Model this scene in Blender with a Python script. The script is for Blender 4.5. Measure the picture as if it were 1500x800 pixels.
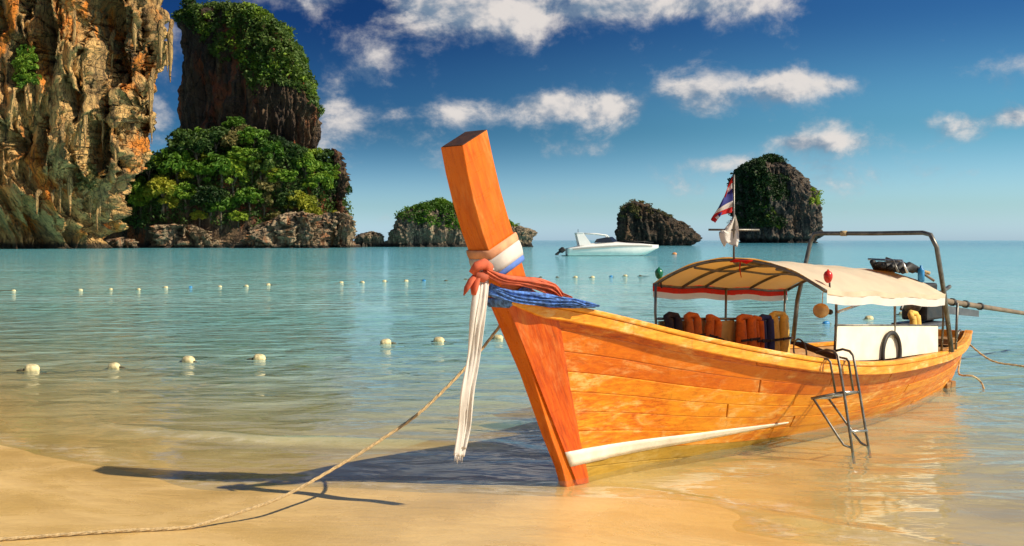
import bpy, math, random
import numpy as np
from mathutils import Vector, Matrix

random.seed(7)
rng = np.random.default_rng(7)
R = math.radians
for o in list(bpy.data.objects):
    bpy.data.objects.remove(o)
scn = bpy.context.scene
C = scn.collection

# ------------------------------------------------------------------ camera
EYE, FOC = 1.9, 1500.0          # eye height above the water, focal length for a 1500 px wide frame
cam_d = bpy.data.cameras.new('camera')
cam_d.sensor_width = 36.0
cam_d.lens = 36.0
cam_d.shift_y = -48.0 / 1500.0
cam_d.clip_start = 0.05
cam_d.clip_end = 30000
cam = bpy.data.objects.new('camera', cam_d)
cam.location = (0, 0, EYE)
cam.rotation_euler = (R(90), 0, 0)
C.objects.link(cam)
scn.camera = cam
scn.render.resolution_x, scn.render.resolution_y = 1024, 546

# ------------------------------------------------------------------ light
SUN_EL, SUN_AZ = R(39), R(111)   # azimuth clockwise from +Y
sd = Vector((math.sin(SUN_AZ) * math.cos(SUN_EL), math.cos(SUN_AZ) * math.cos(SUN_EL), math.sin(SUN_EL)))
sun_d = bpy.data.lights.new('sun', 'SUN')
sun_d.energy = 5.0
sun_d.angle = R(0.5)
sun_d.color = (1.0, 0.87, 0.68)
sun = bpy.data.objects.new('sun', sun_d)
sun.rotation_euler = (-sd).to_track_quat('-Z', 'Y').to_euler()
sun.location = (40, -20, 40)
C.objects.link(sun)

scn.view_settings.view_transform = 'Standard'
scn.view_settings.look = 'None'
scn.view_settings.exposure = 0.35
scn.view_settings.gamma = 1.0
scn.view_settings.use_curve_mapping = False

world = bpy.data.worlds.new('World')
scn.world = world
world.use_nodes = True
world.cycles.sampling_method = 'MANUAL'
world.cycles.sample_map_resolution = 256


class NB:
    """small node-building helper"""
    def __init__(self, tree):
        self.t = tree
        self.t.nodes.clear()

    def n(self, typ, ins=None, **kw):
        nd = self.t.nodes.new(typ)
        for k, v in kw.items():
            setattr(nd, k, v)
        for k, v in (ins or {}).items():
            self.set(nd.inputs[k], v)
        return nd

    def set(self, sock, v):
        if isinstance(v, bpy.types.NodeSocket):
            self.t.links.new(v, sock)
        elif isinstance(v, bpy.types.Node):
            self.t.links.new(v.outputs[0], sock)
        else:
            sock.default_value = v

    def m(self, op, a, b=0.0, c=0.0, clamp=False):
        nd = self.n('ShaderNodeMath', operation=op, use_clamp=clamp)
        self.set(nd.inputs[0], a)
        self.set(nd.inputs[1], b)
        self.set(nd.inputs[2], c)
        return nd.outputs[0]

    def ramp(self, fac, stops, interp='LINEAR'):
        nd = self.n('ShaderNodeValToRGB')
        cr = nd.color_ramp
        cr.interpolation = interp
        while len(cr.elements) < len(stops):
            cr.elements.new(0.5)
        for e, (p, c) in zip(cr.elements, stops):
            e.position = p
            e.color = c if len(c) == 4 else (*c, 1)
        self.set(nd.inputs[0], fac)
        return nd.outputs[0]

    def fr(self, fac, a, b, lo=0.0, hi=1.0):
        nd = self.n('ShaderNodeMapRange', {0: fac, 1: a, 2: b, 3: lo, 4: hi}, interpolation_type='SMOOTHSTEP')
        return nd.outputs[0]

    def mix(self, fac, a, b, mode='MIX'):
        nd = self.n('ShaderNodeMix', data_type='RGBA', blend_type=mode)
        self.set(nd.inputs[0], fac)
        for s, v in ((nd.inputs[6], a), (nd.inputs[7], b)):
            self.set(s, v if not isinstance(v, tuple) or len(v) == 4 else (*v, 1))
        return nd.outputs[2]

    def noise(self, vec, scale=1.0, detail=4.0, rough=0.55, dist=0.0, out=0):
        nd = self.n('ShaderNodeTexNoise', {'Vector': vec, 'Scale': scale, 'Detail': detail, 'Roughness': rough, 'Distortion': dist})
        return nd.outputs[out]

    def mapping(self, vec, scale=(1, 1, 1), rot=(0, 0, 0), loc=(0, 0, 0)):
        return self.n('ShaderNodeMapping', {'Vector': vec, 'Scale': scale, 'Rotation': rot, 'Location': loc}).outputs[0]


def build_world():
    b = NB(world.node_tree)
    sky = b.n('ShaderNodeTexSky', sky_type='NISHITA', sun_disc=False, sun_elevation=SUN_EL, sun_rotation=SUN_AZ,
              altitude=0, air_density=1.0, dust_density=0.6, ozone_density=2.5)
    tc = b.n('ShaderNodeTexCoord')
    D = tc.outputs['Generated']
    sx = b.n('ShaderNodeSeparateXYZ', {0: D})
    az = b.m('ARCTAN2', sx.outputs[0], sx.outputs[1])
    el = b.m('ARCSINE', sx.outputs[2])
    # polarised deep blue overhead, pale moist air low down
    T = b.ramp(b.m('MULTIPLY', b.m('MAXIMUM', el, 0.0), 2.5), SKY_T, 'EASE')
    dt = b.n('ShaderNodeVectorMath', {0: D, 1: (math.sin(SUN_AZ), math.cos(SUN_AZ), 0)}, operation='DOT_PRODUCT').outputs['Value']
    pol = b.m('MULTIPLY', b.fr(dt, 0.1, -0.55), b.fr(el, -0.02, 0.13))
    T = b.mix(b.m('MULTIPLY', pol, 0.95), T, b.mix(1.0, T, (0.20, 0.29, 0.44), 'MULTIPLY'))
    skyc = b.mix(1.0, sky.outputs[0], T, 'MULTIPLY')

    tot = None
    for (px, py, rx, ry, w) in CLOUDS:
        A, E = math.atan((px - 750) / 1500), math.atan((352 - py) / 1500)
        da = b.m('MULTIPLY', b.m('SUBTRACT', az, A), 1500 / rx)
        de = b.m('MULTIPLY', b.m('SUBTRACT', el, E), 1500 / ry)
        q = b.m('MULTIPLY_ADD', da, da, b.m('MULTIPLY', de, de))
        g = b.m('EXPONENT', b.m('MULTIPLY', q, -1.0))
        tot = b.m('MULTIPLY', g, w) if tot is None else b.m('MULTIPLY_ADD', g, w, tot)
    v0 = b.n('ShaderNodeCombineXYZ', {0: az, 1: b.m('MULTIPLY', el, 1.35), 2: 0.31}).outputs[0]
    n0 = b.noise(v0, 2.3, 1.0, 0.5, 0.0)
    # loose cloud field over the rest of the sky
    rest = b.m('MULTIPLY', b.m('MAXIMUM', b.fr(b.m('ABSOLUTE', az), 0.55, 0.8), b.fr(el, 0.28, 0.4)), b.fr(n0, 0.47, 0.66, 0, 0.35))
    tot = b.m('ADD', tot, rest)
    n1 = b.noise(v0, 12.0, 7.0, 0.63, 0.15)
    v1 = b.n('ShaderNodeVectorMath', {0: v0, 1: (0.012, 0.022, 0)}, operation='ADD').outputs[0]
    n2 = b.noise(v1, 12.0, 4.0, 0.63, 0.15)
    d = b.m('MULTIPLY_ADD', b.m('SUBTRACT', n1, 0.5), 1.7, tot)
    cov = b.m('MULTIPLY', b.fr(d, 0.06, 0.58, 0, 0.94), b.fr(el, 0.0, 0.03))
    # towards the sun the cloud thins out: bright rim; its thick side turns grey
    lit = b.fr(b.m('SUBTRACT', n1, n2), -0.13, 0.10)
    lit = b.m('MULTIPLY', lit, b.fr(d, 0.1, 0.5, 0.5, 1.0))
    col = b.mix(cov, skyc, b.mix(lit, CLOUD_DARK, CLOUD_LIT))
    bg = b.n('ShaderNodeBackground', {'Color': col, 'Strength': 0.09})
    o = b.n('ShaderNodeOutputWorld')
    b.t.links.new(bg.outputs[0], o.inputs[0])


SKY_T = [(0.0, (0.95, 1.34, 2.0)), (0.09, (0.74, 1.08, 1.36)), (0.28, (0.34, 0.72, 0.88)), (0.55, (0.13, 0.36, 0.62)), (1.0, (0.11, 0.32, 0.58))]
CLOUD_LIT, CLOUD_DARK = (7.0, 6.5, 6.1), (1.7, 2.4, 3.3)
CLOUDS = [(700, 20, 110, 55, .40), (860, 6, 210, 40, .42), (700, 168, 230, 17, .24), (600, 6, 90, 30, .25), (1000, 10, 150, 20, .3), (460, 5, 55, 30, .42),
          (840, 152, 60, 22, .36), (905, 160, 32, 26, .40), (700, 156, 70, 20, .34), (780, 150, 40, 16, .3), (560, 175, 120, 32, .22),
          (1130, 132, 90, 24, .44), (1220, 135, 70, 14, .30), (1010, 133, 40, 12, .30), (1050, 160, 90, 18, .2),
          (1400, 200, 55, 22, .42), (1490, 188, 26, 16, .42), (1230, 216, 80, 14, .28), (1075, 240, 45, 16, .32),
          (225, 150, 60, 50, .3), (490, 145, 40, 40, .25), (1160, 212, 30, 12, .3), (540, 90, 30, 60, .12),
          (1320, 265, 200, 22, .18), (240, 60, 20, 60, .2)]
build_world()


# ------------------------------------------------------------------ numpy noise
_perm = rng.permutation(512)
_grad = rng.normal(size=(512, 3))
_grad /= np.linalg.norm(_grad, axis=1)[:, None]


def gnoise(p):
    p = np.asarray(p, float)
    i = np.floor(p).astype(int)
    f = p - i
    w = f * f * f * (f * (f * 6 - 15) + 10)
    res = 0
    for dx in (0, 1):
        for dy in (0, 1):
            for dz in (0, 1):
                h = _perm[(_perm[(_perm[(i[:, 0] + dx) & 511] + i[:, 1] + dy) & 511] + i[:, 2] + dz) & 511]
                g = _grad[h]
                dd = g[:, 0] * (f[:, 0] - dx) + g[:, 1] * (f[:, 1] - dy) + g[:, 2] * (f[:, 2] - dz)
                res = res + dd * (w[:, 0] if dx else 1 - w[:, 0]) * (w[:, 1] if dy else 1 - w[:, 1]) * (w[:, 2] if dz else 1 - w[:, 2])
    return res * 1.6


def fbm(p, octv=5, gain=0.5, ridge=False):
    a, s, r = 1.0, 1.0, 0
    p = np.asarray(p, float)
    for k in range(octv):
        n = gnoise(p * s + 17.3 * k)
        r = r + a * ((1 - 2 * np.abs(n)) if ridge else n)
        a *= gain
        s *= 2.03
    return r


# ------------------------------------------------------------------ mesh helpers
class MB:
    def __init__(self):
        self.v, self.f = [], []

    def add(self, vs, fs):
        b = len(self.v)
        self.v += [tuple(map(float, q)) for q in vs]
        self.f += [tuple(i + b for i in q) for q in fs]
        return self

    def box(self, c, s, rot=None):
        vs = [Vector((x * s[0] / 2, y * s[1] / 2, z * s[2] / 2)) for x in (-1, 1) for y in (-1, 1) for z in (-1, 1)]
        if rot is not None:
            vs = [rot @ q for q in vs]
        vs = [q + Vector(c) for q in vs]
        return self.add(vs, [(0, 1, 3, 2), (4, 6, 7, 5), (0, 4, 5, 1), (2, 3, 7, 6), (0, 2, 6, 4), (1, 5, 7, 3)])

    def tube(self, pts, r, n=8, cap=True, flat=None):
        pts = [Vector(p) for p in pts]
        m = len(pts)
        rs = r if isinstance(r, (list, tuple, np.ndarray)) else [r] * m
        up = None
        vs, fs = [], []
        for i in range(m):
            t = (pts[min(i + 1, m - 1)] - pts[max(i - 1, 0)]).normalized()
            if up is None:
                up = Vector((0, 0, 1)) if abs(t.z) < 0.9 else Vector((0, 1, 0))
            x = up.cross(t).normalized()
            y = t.cross(x).normalized()
            up = y
            fl = flat[i] if isinstance(flat, (list, tuple)) else (flat or 1.0)
            for k in range(n):
                a = 2 * math.pi * k / n
                vs.append(pts[i] + x * (math.cos(a) * rs[i]) + y * (math.sin(a) * rs[i] * fl))
        for i in range(m - 1):
            for k in range(n):
                a, b_ = i * n + k, i * n + (k + 1) % n
                fs.append((a, b_, b_ + n, a + n))
        if cap:
            fs.append(tuple(range(n))[::-1])
            fs.append(tuple((m - 1) * n + k for k in range(n)))
        return self.add(vs, fs)

    def lathe(self, prof, n=16, c=(0, 0, 0), axis='z'):
        vs, fs = [], []
        for (r, z) in prof:
            for k in range(n):
                a = 2 * math.pi * k / n
                q = (r * math.cos(a), r * math.sin(a), z)
                if axis == 'x':
                    q = (q[2], q[0], q[1])
                if axis == 'y':
                    q = (q[0], q[2], q[1])
                vs.append((q[0] + c[0], q[1] + c[1], q[2] + c[2]))
        m = len(prof)
        for i in range(m - 1):
            for k in range(n):
                a, b_ = i * n + k, i * n + (k + 1) % n
                fs.append((a, b_, b_ + n, a + n))
        fs.append(tuple(range(n))[::-1])
        fs.append(tuple((m - 1) * n + k for k in range(n)))
        return self.add(vs, fs)

    def torus(self, R_, r, c, ax1, ax2, n=28, m=10, sq=1.0):
        ax1, ax2 = Vector(ax1).normalized(), Vector(ax2).normalized()
        ax3 = ax1.cross(ax2)
        vs, fs = [], []
        for i in range(n):
            a = 2 * math.pi * i / n
            d = ax1 * math.cos(a) + ax2 * math.sin(a)
            for k in range(m):
                b_ = 2 * math.pi * k / m
                vs.append(Vector(c) + d * (R_ + r * math.cos(b_)) + ax3 * (r * sq * math.sin(b_)))
        for i in range(n):
            for k in range(m):
                fs.append((i * m + k, ((i + 1) % n) * m + k, ((i + 1) % n) * m + (k + 1) % m, i * m + (k + 1) % m))
        return self.add(vs, fs)

    def grid(self, P):
        """P[i][j] -> point"""
        ni, nj = len(P), len(P[0])
        vs = [P[i][j] for i in range(ni) for j in range(nj)]
        fs = [(i * nj + j, (i + 1) * nj + j, (i + 1) * nj + j + 1, i * nj + j + 1) for i in range(ni - 1) for j in range(nj - 1)]
        return self.add(vs, fs)

    def slab(self, P, Q):
        """closed shell between the grids P (outside) and Q (inside)"""
        ni, nj = len(P), len(P[0])
        b = len(self.v)
        self.grid(P)
        k = ni * nj
        self.v += [tuple(map(float, Q[i][j])) for i in range(ni) for j in range(nj)]
        self.f += [tuple(b + k + q for q in (i * nj + j, i * nj + j + 1, (i + 1) * nj + j + 1, (i + 1) * nj + j)) for i in range(ni - 1) for j in range(nj - 1)]
        rim = [(i, 0) for i in range(ni)] + [(ni - 1, j) for j in range(1, nj)] + [(i, nj - 1) for i in range(ni - 2, -1, -1)] + [(0, j) for j in range(nj - 2, 0, -1)]
        for q in range(len(rim)):
            a, c = rim[q], rim[(q + 1) % len(rim)]
            a, c = a[0] * nj + a[1], c[0] * nj + c[1]
            self.f.append((b + a, b + a + k, b + c + k, b + c))
        return self

    def mesh(self, name, smooth=False):
        me = bpy.data.meshes.new(name)
        me.from_pydata(self.v, [], self.f)
        if smooth:
            me.polygons.foreach_set('use_smooth', [True] * len(me.polygons))
        me.validate()
        me.update()
        return me

    def build(self, name, mat, parent=None, smooth=False, bevel=0.0, seg=2):
        o = bpy.data.objects.new(name, self.mesh(name, smooth))
        C.objects.link(o)
        if mat:
            o.data.materials.append(mat)
        if parent:
            o.parent = parent
        if bevel:
            md = o.modifiers.new('bevel', 'BEVEL')
            md.width, md.segments, md.limit_method, md.angle_limit = bevel, seg, 'ANGLE', R(35)
        return o


def np_mesh(name, V, F, mat=None, parent=None, smooth=True, attrs=None):
    me = bpy.data.meshes.new(name)
    V = np.asarray(V, np.float32)
    F = np.asarray(F, np.int32)
    k = F.shape[1]
    me.vertices.add(len(V))
    me.vertices.foreach_set('co', V.ravel())
    me.loops.add(F.size)
    me.loops.foreach_set('vertex_index', F.ravel())
    me.polygons.add(len(F))
    me.polygons.foreach_set('loop_start', np.arange(0, F.size, k, dtype=np.int32))
    me.polygons.foreach_set('use_smooth', np.full(len(F), smooth))
    for an, av in (attrs or {}).items():
        at = me.attributes.new(an, 'FLOAT', 'POINT')
        at.data.foreach_set('value', np.asarray(av, np.float32).ravel())
    me.update(calc_edges=True)
    o = bpy.data.objects.new(name, me)
    C.objects.link(o)
    if mat:
        me.materials.append(mat)
    if parent:
        o.parent = parent
    return o


def grid_faces(ni, nj, wrap=False):
    i, j = np.meshgrid(np.arange(ni - 1), np.arange(nj if wrap else nj - 1), indexing='ij')
    i, j = i.ravel(), j.ravel()
    j2 = (j + 1) % nj
    return np.stack([i * nj + j, i * nj + j2, (i + 1) * nj + j2, (i + 1) * nj + j], 1)


def tag(o, label=None, cat=None, group=None, kind=None):
    if label:
        o['label'] = label
    if cat:
        o['category'] = cat
    if group:
        o['group'] = group
    if kind:
        o['kind'] = kind
    return o


def empty(name, loc=(0, 0, 0), rz=0.0, parent=None):
    o = bpy.data.objects.new(name, None)
    o.empty_display_size = 0.2
    o.location = loc
    o.rotation_euler = (0, 0, rz)
    C.objects.link(o)
    if parent:
        o.parent = parent
    return o


def copy_tree(o, parent=None):
    c = o.copy()
    C.objects.link(c)
    c.parent = parent
    for ch in list(o.children):
        copy_tree(ch, c)
    return c


# ------------------------------------------------------------------ materials
def mat_new(name):
    m = bpy.data.materials.new(name)
    m.use_nodes = True
    return m, NB(m.node_tree)


def finish(b, shader):
    o = b.n('ShaderNodeOutputMaterial')
    b.t.links.new(shader, o.inputs[0])


def principled(b, col, rough=0.5, bump=None, bstr=0.3, bdist=0.02, **kw):
    ins = {'Base Color': col if not isinstance(col, tuple) else (*col[:3], 1), 'Roughness': rough}
    ins.update(kw)
    p = b.n('ShaderNodeBsdfPrincipled', ins)
    if bump is not None:
        bp = b.n('ShaderNodeBump', {'Strength': bstr, 'Distance': bdist, 'Height': bump})
        b.t.links.new(bp.outputs[0], p.inputs['Normal'])
    return p.outputs[0]


def simple(name, col, rough=0.5, metal=0.0, var=0.25, scale=8.0, bstr=0.15, trans=0.0, tcol=None):
    m, b = mat_new(name)
    tc = b.n('ShaderNodeTexCoord')
    n = b.noise(tc.outputs['Object'], scale, 6, 0.6)
    dark = tuple(c * (1 - var) for c in col)
    lite = tuple(min(1, c * (1 + var * 0.6)) for c in col)
    c = b.mix(b.fr(n, 0.3, 0.7), dark, lite)
    n2 = b.noise(tc.outputs['Object'], scale * 7, 3, 0.6)
    s = principled(b, c, b.fr(n, 0.2, 0.8, rough * 0.8, min(1, rough * 1.25)), n2, bstr, 0.01, Metallic=metal)
    if trans > 0:
        tl = b.n('ShaderNodeBsdfTranslucent', {'Color': (*(tcol or col), 1)})
        ms = b.n('ShaderNodeMixShader', {0: trans})
        b.t.links.new(s, ms.inputs[1])
        b.t.links.new(tl.outputs[0], ms.inputs[2])
        s = ms.outputs[0]
    finish(b, s)
    return m


def wood(name, cols, worn=0.5, rough=0.38, rot=(0, 0, 0), stretch=(0.9, 7, 9), stains=0.35):
    """varnished timber: cols = dark grain, main, light, worn"""
    m, b = mat_new(name)
    tc = b.n('ShaderNodeTexCoord')
    oi = b.n('ShaderNodeObjectInfo')
    rnd = oi.outputs['Random']
    vec = b.mapping(tc.outputs['Object'], (1, 1, 1), rot)
    off = b.n('ShaderNodeCombineXYZ', {0: b.m('MULTIPLY', rnd, 37.0), 1: b.m('MULTIPLY', rnd, 11.0), 2: 0.0})
    vo = b.n('ShaderNodeVectorMath', {0: vec, 1: off.outputs[0]}, operation='ADD').outputs[0]
    g = b.noise(b.mapping(vo, stretch), 4.0, 8, 0.62, 0.6)
    fine = b.noise(b.mapping(vo, (2.5, 40, 60)), 3.0, 4, 0.6)
    c = b.ramp(g, [(0.28, cols[0]), (0.47, cols[1]), (0.66, cols[2]), (0.85, cols[1])])
    c = b.mix(b.fr(fine, 0.5, 0.75, 0, 0.45), c, cols[0])
    # each board its own tone
    c = b.mix(b.m('MULTIPLY', rnd, 0.5), c, cols[2])
    big = b.noise(vec, 0.9, 5, 0.6, 0.4)
    c = b.mix(b.fr(big, 0.50, 0.66, 0, 0.6), c, cols[2])
    big2 = b.noise(b.mapping(vec, (0.7, 1.2, 1.8), loc=(7, 1, 3)), 1.3, 6, 0.65, 0.6)
    c = b.mix(b.fr(big2, 0.52, 0.70, 0, 0.7), c, tuple(0.45 * p + 0.55 * q for p, q in zip(cols[0], cols[1])))
    # worn pale varnish and salt
    w1 = b.noise(b.mapping(vec, (1.0, 1.6, 3.2)), 1.9, 9, 0.66, 0.8)
    w2 = b.noise(b.mapping(vec, (1.4, 5, 5)), 6.0, 6, 0.7)
    wm = b.m('MULTIPLY', b.fr(w1, 0.49, 0.66), b.fr(w2, 0.36, 0.62))
    c = b.mix(b.m('MULTIPLY', wm, worn), c, cols[3])
    # dark knots / stains
    st = b.noise(b.mapping(vec, (1.2, 2.6, 2.6), loc=(4, 2, 1)), 2.6, 7, 0.65)
    c = b.mix(b.fr(st, 0.63, 0.76, 0, stains), c, tuple(q * 0.25 for q in cols[0]))
    # run marks and scuffs across the boards
    runs = b.noise(b.mapping(vec, (7, 7, 0.7), loc=(2, 5, 8)), 3.0, 5, 0.65, 0.3)
    c = b.mix(b.fr(runs, 0.58, 0.74, 0, 0.42 * worn), c, tuple(q * 0.45 for q in cols[0]))
    sc_ = b.noise(b.mapping(vec, (2.2, 14, 22), (0, R(9), 0)), 4.0, 5, 0.7, 0.9)
    c = b.mix(b.fr(sc_, 0.66, 0.74, 0, 0.7 * worn), c, cols[3])
    sp = principled(b, c, b.m('ADD', b.m('MULTIPLY', wm, 0.35), b.fr(runs, 0.3, 0.7, rough * .8, rough * 1.35)), b.m('ADD', fine, b.m('MULTIPLY', g, 2.0)), 0.35, 0.004, **{'Specular IOR Level': 0.28})
    finish(b, sp)
    return m


M = {}
OR = ((0.40, 0.062, 0.003), (0.70, 0.155, 0.004), (0.82, 0.31, 0.012), (0.86, 0.56, 0.19))
M['hull'] = wood('hull_wood', ((0.36, 0.060, 0.003), (0.68, 0.17, 0.005), (0.80, 0.33, 0.014), (0.84, 0.52, 0.17)), worn=0.85)
M['hullred'] = wood('upper_hull_wood', ((0.27, 0.038, 0.003), (0.56, 0.095, 0.003), (0.70, 0.19, 0.008), (0.80, 0.46, 0.15)), worn=0.7)
M['bow'] = wood('bow_wood', ((0.27, 0.032, 0.003), (0.52, 0.070, 0.003), (0.62, 0.12, 0.005), (0.66, 0.27, 0.08)), worn=0.5, rot=(0, R(-62), 0))
M['stem'] = wood('stem_wood', ((0.30, 0.043, 0.003), (0.57, 0.105, 0.003), (0.66, 0.16, 0.005), (0.72, 0.32, 0.09)), worn=0.35, rough=0.3, rot=(0, R(-65), 0), stains=0.2)
M['rail'] = wood('rail_wood', ((0.50, 0.12, 0.006), (0.76, 0.26, 0.012), (0.84, 0.40, 0.04), (0.86, 0.58, 0.24)), worn=0.9)
M['shadebottom'] = wood('shaded_bottom_wood', ((0.15, 0.085, 0.008), (0.34, 0.20, 0.02), (0.45, 0.27, 0.035), (0.5, 0.36, 0.12)), worn=0.6, rough=0.5)  # hull wood toned olive-brown: shade under the flare and sand reflection painted in
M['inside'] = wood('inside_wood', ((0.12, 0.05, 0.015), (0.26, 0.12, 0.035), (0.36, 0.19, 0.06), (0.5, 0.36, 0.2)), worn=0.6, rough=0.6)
M['darkend'] = simple('end_grain', (0.06, 0.022, 0.01), 0.55, var=0.4, scale=20)
M['whitepaint'] = simple('white_paint', (0.80, 0.72, 0.58), 0.5, var=0.18, scale=5, bstr=0.2)
M['panel'] = simple('panel_paint', (0.82, 0.76, 0.60), 0.45, var=0.12, scale=5, bstr=0.1)
M['canvas'] = simple('cream_canvas', (0.88, 0.78, 0.58), 0.8, var=0.08, scale=4, trans=0.42, tcol=(1.0, 0.45, 0.06))
M['valance'] = simple('white_valance', (0.85, 0.82, 0.77), 0.75, var=0.06, scale=6, trans=0.35)
M['redcloth'] = simple('red_cloth', (0.80, 0.03, 0.01), 0.8, var=0.2, scale=18, trans=0.45)
M['coral'] = simple('coral_cloth', (0.72, 0.16, 0.075), 0.85, var=0.35, scale=12, trans=0.25)
M['peach'] = simple('peach_cloth', (0.72, 0.34, 0.18), 0.85, var=0.2, scale=14)
M['bluecloth'] = simple('blue_cloth', (0.09, 0.22, 0.62), 0.9, var=0.75, scale=30, bstr=0.6)
M['ribbonblue'] = simple('blue_ribbon', (0.10, 0.20, 0.56), 0.75, var=0.2, scale=14)
M['whitecloth'] = simple('white_cloth', (0.86, 0.82, 0.76), 0.85, var=0.06, scale=16, trans=0.35)
M['metal'] = simple('dull_metal', (0.20, 0.19, 0.165), 0.42, metal=0.75, var=0.35, scale=14)
M['darkmetal'] = simple('dark_metal', (0.045, 0.042, 0.04), 0.45, metal=0.5, var=0.4, scale=14)
M['steel'] = simple('pale_steel', (0.55, 0.54, 0.5), 0.3, metal=0.9, var=0.2, scale=14)
M['black'] = simple('black_rubber', (0.016, 0.015, 0.014), 0.6, var=0.4, scale=20)
M['jorange'] = simple('jacket_orange', (0.72, 0.17, 0.02), 0.75, var=0.25, scale=16)
M['jyellow'] = simple('jacket_yellow', (0.78, 0.50, 0.10), 0.75, var=0.2, scale=16)
M['jblue'] = simple('jacket_blue', (0.02, 0.03, 0.16), 0.75, var=0.4, scale=16)
M['backboard'] = simple('cream_board', (0.66, 0.47, 0.18), 0.6, var=0.2, scale=6)
M['strap'] = simple('dark_strap', (0.03, 0.015, 0.02), 0.8)
M['green'] = simple('green_lens', (0.01, 0.16, 0.07), 0.25)
M['red'] = simple('red_lens', (0.62, 0.02, 0.01), 0.3)
M['tanfloat'] = simple('tan_float', (0.55, 0.32, 0.12), 0.6, var=0.35, scale=10)
M['bluefloat'] = simple('blue_float', (0.02, 0.22, 0.50), 0.4, var=0.2, scale=10)
M['palefloat'] = simple('pale_float', (0.66, 0.56, 0.30), 0.6, var=0.45, scale=12, bstr=0.3)
M['darkfloat'] = simple('weedy_float', (0.09, 0.08, 0.04), 0.8, var=0.4, scale=12)
M['orangefloat'] = simple('orange_float', (0.75, 0.30, 0.10), 0.5)
M['rope'] = simple('tan_rope', (0.58, 0.42, 0.21), 0.9, var=0.35, scale=60, bstr=0.6)
M['wetrope'] = simple('wet_rope', (0.10, 0.085, 0.05), 0.8, var=0.35, scale=40)
M['gel'] = simple('white_gelcoat', (0.82, 0.79, 0.74), 0.25, var=0.05, scale=0.8, bstr=0.02)
M['gelgrey'] = simple('grey_stripe', (0.40, 0.36, 0.31), 0.35, var=0.1, scale=0.8)
M['glass'] = simple('dark_glass', (0.015, 0.02, 0.03), 0.08, var=0.1)
M['bark'] = simple('bark', (0.20, 0.15, 0.10), 0.9, var=0.4, scale=3, bstr=0.4)
M['grey'] = simple('grey_guard', (0.11, 0.12, 0.13), 0.5, metal=0.3, var=0.3, scale=10)


def leaf_mat(name, dark, mid, light, patch=0.12):
    m, b = mat_new(name)
    g = b.n('ShaderNodeNewGeometry')
    oi = b.n('ShaderNodeObjectInfo')
    n = b.noise(g.outputs['Position'], patch, 3, 0.6)
    n2 = b.noise(g.outputs['Position'], 1.1, 2, 0.5)
    f = b.m('ADD', b.m('MULTIPLY', n, 0.75), b.m('ADD', b.m('MULTIPLY', n2, 0.35), b.m('MULTIPLY', oi.outputs['Random'], 0.36)))
    c = b.ramp(f, [(0.46, dark), (0.68, mid), (0.95, light)])
    p = principled(b, c, 0.65)
    tl = b.n('ShaderNodeBsdfTranslucent', {'Color': c})
    ms = b.n('ShaderNodeMixShader', {0: 0.3})
    b.t.links.new(p, ms.inputs[1])
    b.t.links.new(tl.outputs[0], ms.inputs[2])
    finish(b, ms.outputs[0])
    return m


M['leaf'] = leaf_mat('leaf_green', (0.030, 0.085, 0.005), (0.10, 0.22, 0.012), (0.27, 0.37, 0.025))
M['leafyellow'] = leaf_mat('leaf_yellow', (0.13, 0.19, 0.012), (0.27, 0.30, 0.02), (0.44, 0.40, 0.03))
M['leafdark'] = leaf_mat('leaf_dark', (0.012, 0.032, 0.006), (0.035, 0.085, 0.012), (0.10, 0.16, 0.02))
M['leafolive'] = leaf_mat('leaf_olive', (0.07, 0.07, 0.02), (0.16, 0.15, 0.04), (0.30, 0.25, 0.08))


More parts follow.
